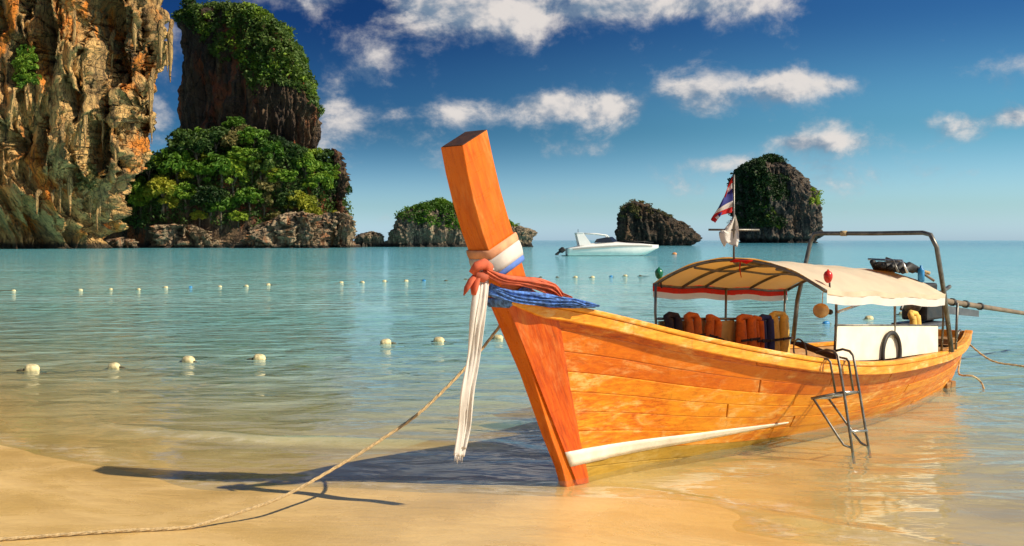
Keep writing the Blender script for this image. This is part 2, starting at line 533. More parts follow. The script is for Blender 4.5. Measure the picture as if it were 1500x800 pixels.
def rock_mat(name, dark, grey, cream, orange, o_amt=0.5, c_amt=0.5, sc=1.0, tide=1.6):
    m, b = mat_new(name)
    tc = b.n('ShaderNodeTexCoord')
    g = b.n('ShaderNodeNewGeometry')
    P = tc.outputs['Object']
    st = b.mapping(P, (0.16 * sc, 0.16 * sc, 0.028 * sc))
    n1 = b.noise(st, 1.6, 6, 0.62, 0.5)
    n2 = b.noise(b.mapping(P, (0.05 * sc, 0.05 * sc, 0.03 * sc), loc=(5, 3, 9)), 1.7, 4, 0.62, 0.6)
    n3 = b.noise(b.mapping(P, (0.8 * sc, 0.8 * sc, 0.35 * sc)), 1.4, 6, 0.7)
    c = b.ramp(n1, [(0.30, dark), (0.46, grey), (0.62, tuple(0.5 * (a + q) for a, q in zip(grey, cream))), (0.8, cream)])
    c = b.mix(b.m('MULTIPLY', b.fr(n2, 0.40, 0.60), c_amt), c, cream)
    n4 = b.noise(b.mapping(P, (0.09 * sc, 0.09 * sc, 0.035 * sc), loc=(1, 8, 2)), 1.5, 4, 0.6, 0.7)
    c = b.mix(b.m('MULTIPLY', b.fr(n4, 0.50, 0.66), o_amt), c, orange)
    c = b.mix(b.fr(n3, 0.52, 0.75, 0, 0.5), c, dark)
    # black algae streaks running down the face
    stk = b.noise(b.mapping(P, (0.55 * sc, 0.55 * sc, 0.012 * sc)), 1.5, 6, 0.6)
    c = b.mix(b.fr(stk, 0.53, 0.68, 0, 0.8), c, dark)
    # tide-stained foot of the rock
    z = b.n('ShaderNodeSeparateXYZ', {0: g.outputs['Position']}).outputs[2]
    zz = b.m('ADD', z, b.m('MULTIPLY', b.m('SUBTRACT', n3, 0.5), 1.5))
    c = b.mix(b.fr(zz, tide * 1.2, tide * 0.5, 0, 0.9), c, (0.012, 0.011, 0.009))
    vo = b.n('ShaderNodeTexVoronoi', {'Vector': b.mapping(b.n('ShaderNodeVectorMath', {0: P, 1: b.n('ShaderNodeVectorMath', {0: b.noise(P, 0.35 * sc, 3, 0.6, 0, 1), 3: 3.0 / sc}, operation='SCALE').outputs[0]}, operation='ADD').outputs[0], (0.42 * sc, 0.42 * sc, 0.17 * sc)), 'Scale': 1.0, 'Randomness': 1.0}, feature='DISTANCE_TO_EDGE')
    crack = b.fr(vo.outputs['Distance'], 0.0, 0.07)
    c = b.mix(b.m('MULTIPLY', b.m('SUBTRACT', 1.0, crack), 0.4), c, dark)
    pit = b.fr(b.noise(P, 1.1 * sc, 3, 0.6), 0.58, 0.68)
    h = b.m('ADD', n3, b.m('SUBTRACT', b.m('MULTIPLY', crack, 0.35), b.m('MULTIPLY', pit, 0.5)))
    finish(b, principled(b, c, 0.9, h, 1.0, 1.3 / sc))
    return m


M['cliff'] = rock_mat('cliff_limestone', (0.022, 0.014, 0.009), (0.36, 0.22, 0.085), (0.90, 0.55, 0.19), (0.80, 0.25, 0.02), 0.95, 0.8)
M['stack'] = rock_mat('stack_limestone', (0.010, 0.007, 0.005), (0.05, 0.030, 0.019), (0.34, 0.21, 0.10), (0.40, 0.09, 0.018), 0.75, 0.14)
M['ledge'] = rock_mat('ledge_limestone', (0.05, 0.03, 0.02), (0.24, 0.16, 0.10), (0.62, 0.48, 0.28), (0.46, 0.17, 0.05), 0.85, 0.35, 2.2, 0.8)
M['islet'] = rock_mat('islet_limestone', (0.03, 0.024, 0.02), (0.14, 0.11, 0.085), (0.55, 0.43, 0.26), (0.34, 0.2, 0.09), 0.25, 0.30, 2.0, 1.2)
M['darkislet'] = rock_mat('dark_limestone', (0.008, 0.007, 0.006), (0.03, 0.024, 0.018), (0.20, 0.14, 0.08), (0.22, 0.10, 0.03), 0.35, 0.2, 1.6, 2.0)
M['farislet'] = rock_mat('far_limestone', (0.010, 0.010, 0.010), (0.045, 0.042, 0.037), (0.34, 0.26, 0.18), (0.34, 0.19, 0.09), 0.3, 0.18, 0.9, 4.0)

# ------------------------------------------------------------------ ground and water
_sx = np.array([-4000, -200, -60, -30, -12, -8, -5, -3.8, -3, -2, -1, .4, 1.2, 2.2, 3.5, 5, 8, 20, 60, 200, 4000.])
_sy = np.array([900, 90, 40, 24, 15.4, 12.2, 9.9, 8.9, 8.3, 7.9, 7.75, 7.65, 7.1, 6.3, 5.3, 4.5, 3.4, 1.0, -6, -20, -500.])


def shore(x):
    return np.interp(x, _sx, _sy)


def seaward(x, y):
    k = 0.83
    return (y - (shore(x) * 0.5 + 0.25 * shore(x - .7) + 0.25 * shore(x + .7))) * k


def ground_z(x, y):
    x, y = np.asarray(x, float), np.asarray(y, float)
    s = seaward(x, y)
    sl = np.interp(x, [-14, -5, 0, 5], [0.056, 0.050, 0.045, 0.028])
    deep = -sl * np.minimum(s, 12) - 0.05 * np.clip(s - 12, 0, 90)
    up = 0.055 * np.clip(-s, 0, 9) + 0.02 * np.clip(-s - 9, 0, 60)
    z = np.where(s > 0, deep, up)
    p = np.stack([np.asarray(x).ravel() * .55, np.asarray(y).ravel() * .8, np.zeros(x.size)], 1)
    z = z + (0.016 * fbm(p, 3) * np.clip(1 - np.abs(s.ravel()) / 40, 0, 1)).reshape(z.shape)
    # low tongue of sand beside the bow
    z = z + 0.035 * np.exp(-((x - 1.0) / 1.0) ** 2 - ((y - 7.25) / .35) ** 2)
    return z


def axis_grid(lo, hi, step, far_lo, far_hi, g=1.16):
    mid = list(np.arange(lo, hi + step / 2, step))
    d, v, out = step, hi, []
    while v < far_hi:
        d *= g
        v += d
        out.append(min(v, far_hi))
    d, v, pre = step, lo, []
    while v > far_lo:
        d *= g
        v -= d
        pre.append(max(v, far_lo))
    return np.array(pre[::-1] + mid + out)


gx = axis_grid(-12, 10, 0.14, -14000, 14000, 1.2)
gy = axis_grid(4.5, 17, 0.12, -400, 16000, 1.15)
GX, GY = np.meshgrid(gx, gy, indexing='ij')
GZ = ground_z(GX, GY)


def sand_mat():
    m, b = mat_new('wet_sand')
    g = b.n('ShaderNodeNewGeometry')
    P = g.outputs['Position']
    z = b.n('ShaderNodeSeparateXYZ', {0: P}).outputs[2]
    n = b.noise(P, 1.1, 6, 0.6, 0.5)
    nf = b.noise(P, 42, 5, 0.7)
    rip = b.noise(b.mapping(P, (1.0, 4.5, 1), rot=(0, 0, R(24))), 1.7, 4, 0.55, 0.5)
    c = b.mix(b.fr(n, 0.3, 0.7), (0.66, 0.43, 0.14), (0.76, 0.53, 0.22))
    c = b.mix(b.fr(nf, 0.35, 0.8, 0, 0.22), c, (0.38, 0.23, 0.09))
    # dries paler above the swash
    dry = b.fr(b.m('ADD', z, b.m('MULTIPLY', n, 0.05)), 0.10, 0.34)
    c = b.mix(b.m('MULTIPLY', dry, 0.75), c, (0.74, 0.57, 0.36))
    # faint lines left by earlier swash, following the water's edge
    run = b.n('ShaderNodeAttribute', attribute_name='run').outputs['Fac']
    rv = b.n('ShaderNodeCombineXYZ', {0: b.m('ADD', b.m('MULTIPLY', run, 2.2), b.m('MULTIPLY', n, 1.6)), 1: 0.0, 2: 0.0}).outputs[0]
    sw = b.noise(rv, 1.0, 3, 0.6)
    line = b.fr(b.m('ABSOLUTE', b.m('SUBTRACT', sw, 0.5)), 0.035, 0.0)
    c = b.mix(b.m('MULTIPLY', line, 0.14), c, (0.36, 0.22, 0.09))
    spk = b.fr(b.noise(P, 75, 2, 0.5), 0.70, 0.76)
    c = b.mix(b.m('MULTIPLY', spk, 0.5), c, (0.78, 0.70, 0.56))
    ro = b.m('ADD', b.m('MULTIPLY', dry, 0.45), b.fr(n, 0.3, 0.7, 0.16, 0.40))
    h = b.m('ADD', b.m('MULTIPLY', b.m('ADD', nf, b.noise(P, 160, 2, 0.6)), 0.2), b.m('ADD', rip, b.m('MULTIPLY', line, 0.1)))
    finish(b, principled(b, c, ro, h, 0.35, 0.03))
    return m


gr = np_mesh('beach_ground', np.stack([GX, GY, GZ], -1).reshape(-1, 3), grid_faces(len(gx), len(gy))[:, ::-1], sand_mat(), attrs={'run': seaward(GX, GY)})
tag(gr, 'smooth wet golden sand beach sloping under the shallow sea', 'beach', kind='structure')

wx = axis_grid(-13, 11, 0.075, -14000, 14000, 1.2)
wy = axis_grid(4.6, 17, 0.06, -600, 16000, 1.10)
WX, WY = np.meshgrid(wx, wy, indexing='ij')
S = seaward(WX, WY)
wg = ground_z(WX, WY)
amp = np.clip(S / 3, 0, 1) * np.clip(1.2 - S / 60, 0.0, 1)
pp = np.stack([WX.ravel(), WY.ravel(), 0 * WX.ravel()], 1)
wz = (0.013 * fbm(pp * [0.9, 2.4, 1], 3) + 0.02 * fbm(pp * [0.25, 0.8, 1] + 9, 2)).reshape(WX.shape) * amp
# small wave running up the beach
wob = (0.35 * gnoise(pp * [0.45, 0.45, 1] + 3.3) + .1 * gnoise(pp * [1.6, 1.6, 1])).reshape(WX.shape)
lip = np.exp(-((S - 1.25 + wob) / 0.13) ** 2) * 0.055 * np.exp(-((WX + 1.9) / 1.9) ** 2)
lip2 = np.exp(-((S - 2.3 + 1.3 * wob) / 0.22) ** 2) * 0.03 * np.exp(-((WX - .2) / 1.6) ** 2)
lip3 = np.exp(-((S - .35 + .6 * wob) / 0.12) ** 2) * 0.022 * np.exp(-((WX - 1.7) / 1.3) ** 2)
# thin film of swash over the sand either side of the bow
wz = wz + lip + lip2 + lip3 + 0.006
depth = np.clip(wz - wg, -1, 10)
foam = np.clip(np.exp(-((depth - 0.010) / 0.006) ** 2) * 0.28 + np.exp(-((S - 1.13 + wob) / 0.07) ** 2) * 0.3 * np.exp(-((WX + 2.9) / 1.3) ** 2), 0, 1)


def water_mat():
    m, b = mat_new('sea_water')
    g = b.n('ShaderNodeNewGeometry')
    P = g.outputs['Position']
    dep = b.n('ShaderNodeAttribute', attribute_name='depth').outputs['Fac']
    foa = b.n('ShaderNodeAttribute', attribute_name='foam').outputs['Fac']
    y = b.n('ShaderNodeSeparateXYZ', {0: P}).outputs[1]
    near = b.noise(b.mapping(P, (1.0, 2.6, 1), rot=(0, 0, R(8))), 1.7, 3, 0.55, 0.4)
    midw = b.noise(b.mapping(P, (0.50, 0.95, 1), rot=(0, 0, R(-5))), 1.6, 3, 0.5, 0.5)
    far = b.noise(b.mapping(P, (0.05, 0.13, 1)), 1.1, 3.5, 0.6, 0.2)
    shal = b.fr(dep, 0.0, 0.35, 0.15, 1.0)
    h = b.m('ADD', b.m('MULTIPLY', b.m('MULTIPLY', near, 0.034), shal), b.m('ADD', b.m('MULTIPLY', b.m('MULTIPLY', midw, 0.15), shal), b.m('MULTIPLY', b.m('MULTIPLY', far, 0.45), b.fr(y, 14, 60))))
    bp = b.n('ShaderNodeBump', {'Strength': 1.0, 'Distance': 1.0, 'Height': h})
    N = bp.outputs[0]
    # suspended sediment and depth: the deeper, the less of the sand shows
    op = b.m('SUBTRACT', 1.0, b.m('EXPONENT', b.m('MULTIPLY', b.m('POWER', b.m('MULTIPLY', b.m('MAXIMUM', dep, 0.0), 2.4), 1.2), -1.0)), clamp=True)
    n = b.noise(b.mapping(P, (0.05, 0.12, 1)), 1.0, 4, 0.6)
    body = b.mix(b.fr(n, 0.35, 0.65), (0.26, 0.59, 0.55), (0.36, 0.66, 0.63))
    body = b.mix(b.fr(dep, 0.5, 3.5), body, (0.16, 0.50, 0.55))
    body = b.mix(b.fr(y, 70, 500), body, (0.07, 0.31, 0.42))
    dif = b.n('ShaderNodeBsdfDiffuse', {'Color': body, 'Normal': N})
    tr = b.n('ShaderNodeBsdfTransparent', {'Color': (0.93, 0.97, 0.94, 1)})
    mix1 = b.n('ShaderNodeMixShader', {0: op})
    b.t.links.new(tr.outputs[0], mix1.inputs[1])
    b.t.links.new(dif.outputs[0], mix1.inputs[2])
    gl = b.n('ShaderNodeBsdfGlossy', {'Color': (0.95, 0.97, 1, 1), 'Roughness': 0.06, 'Normal': N})
    cs = b.m('ABSOLUTE', b.n('ShaderNodeVectorMath', {0: N, 1: g.outputs['Incoming']}, operation='DOT_PRODUCT').outputs['Value'])
    f2 = b.m('MULTIPLY_ADD', b.m('POWER', b.m('SUBTRACT', 1.0, cs, clamp=True), 5.0), 0.95, 0.02)
    mix2 = b.n('ShaderNodeMixShader', {0: f2})
    b.t.links.new(mix1.outputs[0], mix2.inputs[1])
    b.t.links.new(gl.outputs[0], mix2.inputs[2])
    fn = b.noise(b.mapping(P, (1, 1.6, 1)), 6.0, 6, 0.75)
    ff = b.m('MULTIPLY', foa, b.fr(fn, 0.42, 0.66), clamp=True)
    fd = b.n('ShaderNodeBsdfDiffuse', {'Color': (0.80, 0.74, 0.62, 1)})
    mix3 = b.n('ShaderNodeMixShader', {0: ff})
    b.t.links.new(mix2.outputs[0], mix3.inputs[1])
    b.t.links.new(fd.outputs[0], mix3.inputs[2])
    finish(b, mix3.outputs[0])
    return m


ww = np_mesh('sea_water', np.stack([WX, WY, wz], -1).reshape(-1, 3), grid_faces(len(wx), len(wy))[:, ::-1], water_mat(),
             attrs={'depth': depth, 'foam': foam})
tag(ww, 'clear turquoise sea with small ripples lapping the sand', 'sea', kind='structure')


# ------------------------------------------------------------------ limestone
def px2x(px, Y):
    return (px - 750.0) / FOC * Y


def py2z(py, Y):
    return EYE + (352.0 - py) / FOC * Y


def rock(name, prof, Yc, ratio, mat, nth=300, nz=200, amp=(2.0, 1.0, 0.4), freq=1.0, parent=None, caves=(), power=0.85, seed=0, foot=0.0, round_top=0.12, lean=0.0, undercut=0.0, skew=0.0, finez=0.30):
    """closed karst rock. prof: (py, px_left, px_right) of its outline as seen from the beach, at distance Yc"""
    prof = sorted(prof, key=lambda q: -q[0])
    zz = np.array([py2z(q[0], Yc) for q in prof])
    xl = np.array([px2x(q[1], Yc) for q in prof])
    xr = np.array([px2x(q[2], Yc) for q in prof])
    z0, z1 = -2.5, zz[-1]
    k = np.linspace(0, 1, nz)
    zs = z0 + (z1 - z0) * (k if round_top == 0 else np.where(k < .9, k, k))
    cx0 = (xl[0] + xr[0]) / 2
    L, Rr = np.interp(zs, zz, xl), np.interp(zs, zz, xr)
    ker = np.hanning(9)
    ker /= ker.sum()
    sm = lambda a: np.convolve(np.pad(a, 4, mode='edge'), ker, 'valid')
    L, Rr = sm(L), sm(Rr)
    cx, rx = (L + Rr) / 2 - cx0, (Rr - L) / 2
    tf = np.clip((z1 - zs) / ((z1 - z0) * max(round_top, 1e-3)), 0, 1)
    cap = np.sqrt(np.clip(1 - (1 - tf) ** 2, 0, 1))
    rx = rx * cap
    rmax = rx.max()
    ry = ratio * (0.55 * rmax + 0.45 * rx) * cap
    th = np.linspace(0, 2 * math.pi, nth, endpoint=False)
    T, I = np.meshgrid(th, np.arange(nz))
    I = I.astype(int)
    ct, st = np.cos(T), np.sin(T)
    ex = np.sign(ct) * np.abs(ct) ** power
    ey = np.sign(st) * np.abs(st) ** power
    X = cx[I] + rx[I] * ex
    Y = ry[I] * ey + lean * (zs[I] - z0)
    Z = zs[I]
    p = np.stack([X.ravel(), Y.ravel(), Z.ravel()], 1) + seed * 31.7
    big = fbm(p * freq * [0.055, 0.055, 0.03], 4).reshape(X.shape)
    flute = fbm(p * freq * [0.17, 0.17, 0.035], 4, 0.55, True).reshape(X.shape)
    fine = fbm(p * freq * [0.55, 0.55, finez], 4, 0.6).reshape(X.shape)
    d = amp[0] * big + amp[1] * (flute - 1.2) + amp[2] * fine
    d = d * np.clip(rx[I] / (0.25 * rmax), 0.15, 1)
    if foot:
        d = d - foot * np.exp(-((Z - 1.5) / 1.8) ** 2) * (1 + 0.6 * big)
    nrm = np.sqrt(ex ** 2 + ey ** 2) + 1e-6
    X2, Y2 = X + d * ex / nrm, Y + d * ey / nrm
    Z2 = Z + 0.5 * amp[2] * fbm(p * freq * 0.4 + 50, 3).reshape(X.shape)
    if undercut:
        Y2 = Y2 + np.where(st < 0.3, undercut * np.clip(1.15 - (Z2 + 2.0 * big) / 15.0, 0, 1) ** 1.3, 0)
    for (px, py, rw, rh, dep) in caves:
        x0, zc = px2x(px, Yc) - cx0, py2z(py, Yc)
        w_ = rw / FOC * Yc
        h_ = rh / FOC * Yc
        q = ((X2 - x0 + 1.2 * big) / w_) ** 2 + ((Z2 - zc + 2.0 * fine) / h_) ** 2
        Y2 = Y2 + np.where(st < 0.2, dep * np.exp(-q ** 2.6), 0)
    Y2 = Y2 - skew * X2
    V = np.stack([X2.ravel(), Y2.ravel(), Z2.ravel()], 1)
    F = grid_faces(nz, nth, True)
    top = len(V)
    V = np.vstack([V, [[V[-nth:, 0].mean(), V[-nth:, 1].mean(), V[-nth:, 2].mean()]]])
    b_ = (nz - 1) * nth
    capf = np.array([[b_ + i, b_ + (i + 1) % nth, top, top] for i in range(nth)])
    me = bpy.data.meshes.new(name)
    tris = [tuple(q[:3]) for q in capf]
    o = np_mesh(name, V, F, mat, parent, smooth=True)
    # close the top
    top_o = V[-nth - 1:-1]
    o.location = (cx0, Yc, 0)
    o['_nth'] = nth
    return o, V


def world_pts(o, V):
    return V + np.array(o.location)


def surf_at(W, x, z, front=True):
    """front surface point of a rock at world x, z"""
    d = (W[:, 0] - x) ** 2 + (W[:, 2] - z) ** 2
    i = np.argsort(d)[:24]
    return W[i[np.argmin(W[i, 1])]] if front else W[i[0]]


def leaves(cent, size, squash=0.75, upbias=0.35, seed=1):
    """quads of about leaf-clump size, one per centre"""
    r = np.random.default_rng(seed)
    n = len(cent)
    nr = r.normal(size=(n, 3))
    nr[:, 2] = np.abs(nr[:, 2]) + upbias
    nr /= np.linalg.norm(nr, axis=1)[:, None]
    t = r.normal(size=(n, 3))
    t -= nr * (t * nr).sum(1)[:, None]
    t /= np.linalg.norm(t, axis=1)[:, None]
    b2 = np.cross(nr, t)
    s = size * r.uniform(0.5, 1.25, n)[:, None]
    a, c = t * s, b2 * s * squash * r.uniform(0.5, 1.0, n)[:, None]
    fold = nr * s * 0.25
    V = np.stack([cent - a, cent - c + fold, cent + a, cent + c + fold], 1).reshape(-1, 3)
    F = np.arange(4 * n).reshape(n, 4)
    return V, F


def crown_points(nclump, per, rad, clump_r, seed):
    r = np.random.default_rng(seed)
    d = r.normal(size=(nclump, 3))
    d /= np.linalg.norm(d, axis=1)[:, None]
    d[:, 2] = np.where(d[:, 2] < -0.35, -d[:, 2], d[:, 2])
    cc = d * (r.uniform(0.35, 1.0, nclump) ** 0.6)[:, None] * np.array(rad)
    cr = clump_r * r.uniform(0.6, 1.3, nclump)
    e = r.normal(size=(nclump, per, 3))
    e /= np.linalg.norm(e, axis=2)[:, :, None]
    e *= r.uniform(0.5, 1.0, (nclump, per, 1)) ** 0.5
    pts = cc[:, None, :] + e * cr[:, None, None] * np.array([1, 1, 0.7])
    return pts.reshape(-1, 3), cc


def make_tree(seed, mat, h=5.4, rad=(2.8, 2.8, 2.2), nclump=36, per=46, leaf=0.42):
    t = empty('broadleaf_tree')
    pts, cc = crown_points(nclump, per, rad, 0.85, seed)
    zc = h - rad[2]
    pts[:, 2] += zc
    V, F = leaves(pts, leaf, seed=seed)
    np_mesh('crown', V, F, mat, t, smooth=False)
    r = random.Random(seed)
    mb = MB()
    mb.tube([(0, 0, -1.2), (0.1, 0, h * .25), (r.uniform(-.3, .3), r.uniform(-.3, .3), zc)], [0.26, 0.2, 0.12], 7)
    for k in range(7):
        e = cc[(k * 5) % len(cc)]
        mb.tube([(0.05, 0, zc * r.uniform(.45, .85)), (e[0] * .5, e[1] * .5, zc + e[2] * .3), (e[0], e[1], zc + e[2])], [0.1, 0.06, 0.02], 5)
    mb.build('trunk', M['bark'], t, smooth=True)
    return t


# ---- great cliff on the left
cliff_prof = [(372, -330, 118), (345, -335, 122), (325, -335, 136), (300, -340, 149), (255, -345, 171), (215, -345, 186), (185, -345, 192),
              (130, -345, 198), (60, -345, 212), (0, -345, 218), (-90, -330, 224), (-190, -290, 210), (-260, -200, 170)]
caves = [(112, 62, 15, 58, 17), (72, 105, 11, 38, 14), (180, 35, 22, 38, 16), (186, 100, 16, 30, 14), (160, 222, 17, 36, 15), 
         (35, 150, 10, 30, 12), (94, 215, 8, 30, 10), (20, 20, 16, 44, 13), (138, 152, 9, 24, 9), (118, 2, 13, 30, 12), (128, 262, 10, 20, 8),
         (58, 212, 9, 20, 8), (172, 150, 9, 26, 9), (213, 60, 5, 34, 6), (150, 60, 6, 26, 8), (50, 40, 7, 30, 9), (10, 260, 14, 20, 9), (88, 20, 6, 24, 7), (205, 165, 7, 26, 7)]
cl = empty('limestone_cliff', (px2x(-70, 225), 225, 0))
tag(cl, 'towering cream and orange limestone cliff with dark caves and hanging stalactites', 'cliff')
co, cV = rock('rock_face', cliff_prof, 225, 0.42, M['cliff'], nth=760, nz=430, amp=(4.0, 5.2, 1.5), freq=1.3, caves=caves, seed=1, foot=0.0, power=0.75, undercut=13.0, finez=0.10)
cW = world_pts(co, cV)
co.parent = cl
co.matrix_parent_inverse = Matrix.Translation(-cl.location)

r_ = random.Random(3)
stal_meshes = []
for k in range(5):
    mb = MB()
    n = 9
    ax, ay = r_.uniform(-.3, .3), r_.uniform(-.2, .2)
    pts = [(ax * math.sin(i * 1.3 + k), ay * math.cos(i * 1.7) + (1.6 if i == 0 else .5 if i == 1 else 0), 3.0 - i * 11.0 / (n - 1)) for i in range(n)]
    rad = [((1.15 if i > 1 else 0.9) * (1 - i / (n - .6)) ** 0.9 + 0.07) * r_.uniform(.7, 1.25) for i in range(n)]
    mb.tube(pts, rad, 9)
    stal_meshes.append(mb.mesh('stalactite', True))
    stal_meshes[-1].materials.append(M['cliff'])
stal = [(52, 95, .9), (38, 40, .8), (62, 50, 1.0), (88, 20, 1.1), (97, 85, .7), (120, 40, .8), (128, 105, .9), (140, 30, .7), (82, 60, .6),
        (20, 120, .8), (45, 150, .7), (60, 255, 1.0), (70, 272, .9), (78, 280, .8), (86, 285, .6), (45, 270, .7), (52, 285, .5), (33, 280, .5), (24, 285, .6),
        (165, 20, .9), (176, 48, .6), (196, 20, 1.0), (206, 40, 1.1), (214, 15, .7), (222, 55, .55), (230, 30, .6), (236, 70, .5),
        (216, 110, .9), (205, 130, .7), (190, 150, .6), (150, 190, .6), (160, 165, .5), (100, 150, .8), (110, 170, .6), (135, 210, .5), (74, 190, .8), (90, 170, .7), (12, 60, .8), (8, 240, .7), (107, 200, .6)]
for i, (px, py, s) in enumerate(stal):
    x, z = px2x(px, 205), py2z(py, 205)
    q = surf_at(cW, x, z)
    o = bpy.data.objects.new('stalactite', stal_meshes[i % 5])
    C.objects.link(o)
    o.parent = cl
    o.location = (q[0] - cl.location[0], q[1] - cl.location[1] + 0.35, q[2] - cl.location[2])
    o.rotation_euler = (0, 0, r_.uniform(-.4, .4))
    o.scale = (s * r_.uniform(.5, .85), s * r_.uniform(.6, .9), s * r_.uniform(.6, 1.25))

# shrubs clinging to the cliff
for (px, py, w, h_, lab, mm) in [(18, 105, 2.4, 6.5, 'trailing green shrub hanging high on the orange cliff', 'leaf'),
                                 (34, 200, 2.6, 4.6, 'dense dark green shrub halfway down the orange cliff', 'leafdark'),
                                 (84, 262, 1.7, 4.5, 'thin olive creeper low on the orange cliff', 'leafolive')]:
    q = surf_at(cW, px2x(px, 205), py2z(py, 205))
    pts, _ = crown_points(60, 40, (w, 1.2, h_), 0.8, px)
    V, F = leaves(pts, 0.4, seed=px)
    o = np_mesh('cliff_shrub', V, F, M[mm], smooth=False)
    o.location = (q[0], q[1] - .6, q[2])
    tag(o, lab, 'shrub')

# ---- sea stack beside it
stk = empty('sea_stack', (px2x(365, 290), 290, 0))
tag(stk, 'tall dark sea stack with sheer reddish sides and a bushy green top', 'sea stack')
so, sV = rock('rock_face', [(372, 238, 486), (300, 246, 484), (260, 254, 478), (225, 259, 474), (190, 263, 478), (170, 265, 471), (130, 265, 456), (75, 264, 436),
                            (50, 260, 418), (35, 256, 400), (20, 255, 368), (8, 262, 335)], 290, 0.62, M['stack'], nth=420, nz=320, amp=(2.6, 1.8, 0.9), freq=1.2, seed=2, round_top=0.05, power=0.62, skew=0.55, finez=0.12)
sW = world_pts(so, sV)
so.parent = stk
so.matrix_parent_inverse = Matrix.Translation(-stk.location)
mo, mV = rock('wooded_slope', [(368, 140, 505), (330, 150, 502), (305, 164, 500), (280, 186, 496), (255, 216, 488), (238, 244, 462), (218, 285, 402), (200, 312, 368)], 276, 0.62, M['stack'],
              nth=260, nz=150, amp=(2.2, .7, .5), freq=1.3, seed=4, round_top=0.2)
mW = world_pts(mo, mV)
mo.parent = stk
mo.matrix_parent_inverse = Matrix.Translation(-stk.location)
lo, lV = rock('shore_ledge', [(372, 90, 514), (355, 94, 512), (340, 100, 508), (326, 118, 502), (314, 150, 486)], 268, 0.19, M['ledge'],
              nth=620, nz=120, amp=(3.6, 1.9, 1.0), freq=2.4, seed=5, round_top=0.2, foot=1.6,
              caves=[(300, 345, 18, 14, 6), (375, 350, 12, 14, 5), (215, 335, 16, 12, 4), (485, 345, 9, 14, 5), (345, 330, 8, 12, 3), (430, 330, 7, 10, 2)])
lW = world_pts(lo, lV)
lo.parent = stk
lo.matrix_parent_inverse = Matrix.Translation(-stk.location)
for (nm, prof, Yc, mt, sdv, rat) in [('ledge_boulder', [(366, 352, 480), (350, 360, 478), (338, 376, 474), (322, 404, 466), (312, 418, 452)], 252, 'ledge', 6, 0.5),
                                     ('ledge_boulder', [(366, 224, 330), (352, 228, 322), (342, 236, 300), (330, 242, 280)], 254, 'ledge', 7, 0.45),
                                     ('ledge_boulder', [(366, 470, 512), (340, 474, 510), (322, 480, 508), (312, 486, 502)], 262, 'ledge', 8, 0.6),
                                     ('rock_pinnacle', [(366, 474, 505), (310, 478, 500), (260, 481, 497), (235, 482, 494), (216, 485, 490)], 270, 'stack', 9, 0.8),
                                     ('low_boulder', [(370, 152, 205), (358, 155, 202), (351, 162, 192)], 245, 'ledge', 10, 0.5)]:
    bo, _ = rock(nm, prof, Yc, rat, M[mt], nth=190, nz=90, amp=(2.6, 2.6, 1.5), freq=3.2, seed=sdv, round_top=0.12, foot=1.2, power=.5)
    if nm == 'low_boulder':
        tag(bo, 'low pale boulder in the sea before the dark cave of the cliff', 'boulder')
    else:
        bo.parent = stk
        bo.matrix_parent_inverse = Matrix.Translation(-stk.location)


def shrub_cover(name, W, mask, npts, per, rad, size, mat, label, seed):
    r = np.random.default_rng(seed)
    idx = np.nonzero(mask)[0]
    pick = W[r.choice(idx, npts)]
    e = r.normal(size=(npts, per, 3))
    e /= np.linalg.norm(e, axis=2)[:, :, None]
    e *= (r.uniform(0.2, 1.0, (npts, per, 1)) ** 0.5) * rad * r.uniform(.5, 1.35, (npts, 1, 1))
    pts = (pick[:, None, :] + e * [1, 1, .8] + [0, 0, rad * .3]).reshape(-1, 3)
    V, F = leaves(pts, size, seed=seed)
    o = np_mesh(name, V, F, mat, smooth=False)
    return tag(o, label, 'bushes', kind='stuff')


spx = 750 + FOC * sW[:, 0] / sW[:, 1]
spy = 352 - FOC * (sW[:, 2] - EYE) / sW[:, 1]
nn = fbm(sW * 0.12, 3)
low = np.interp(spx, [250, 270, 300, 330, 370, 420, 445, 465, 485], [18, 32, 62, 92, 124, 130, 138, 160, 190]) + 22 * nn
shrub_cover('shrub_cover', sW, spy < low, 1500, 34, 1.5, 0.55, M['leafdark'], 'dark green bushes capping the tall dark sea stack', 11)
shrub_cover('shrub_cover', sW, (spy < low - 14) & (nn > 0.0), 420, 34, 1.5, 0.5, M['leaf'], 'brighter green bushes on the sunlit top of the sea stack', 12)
mpx = 750 + FOC * mW[:, 0] / mW[:, 1]
shrub_cover('undergrowth', mW, (mW[:, 2] > 5) & (mW[:, 1] < 285), 2200, 26, 1.9, 0.45, M['leafdark'], 'dark undergrowth between the trees at the foot of the sea stack', 13)

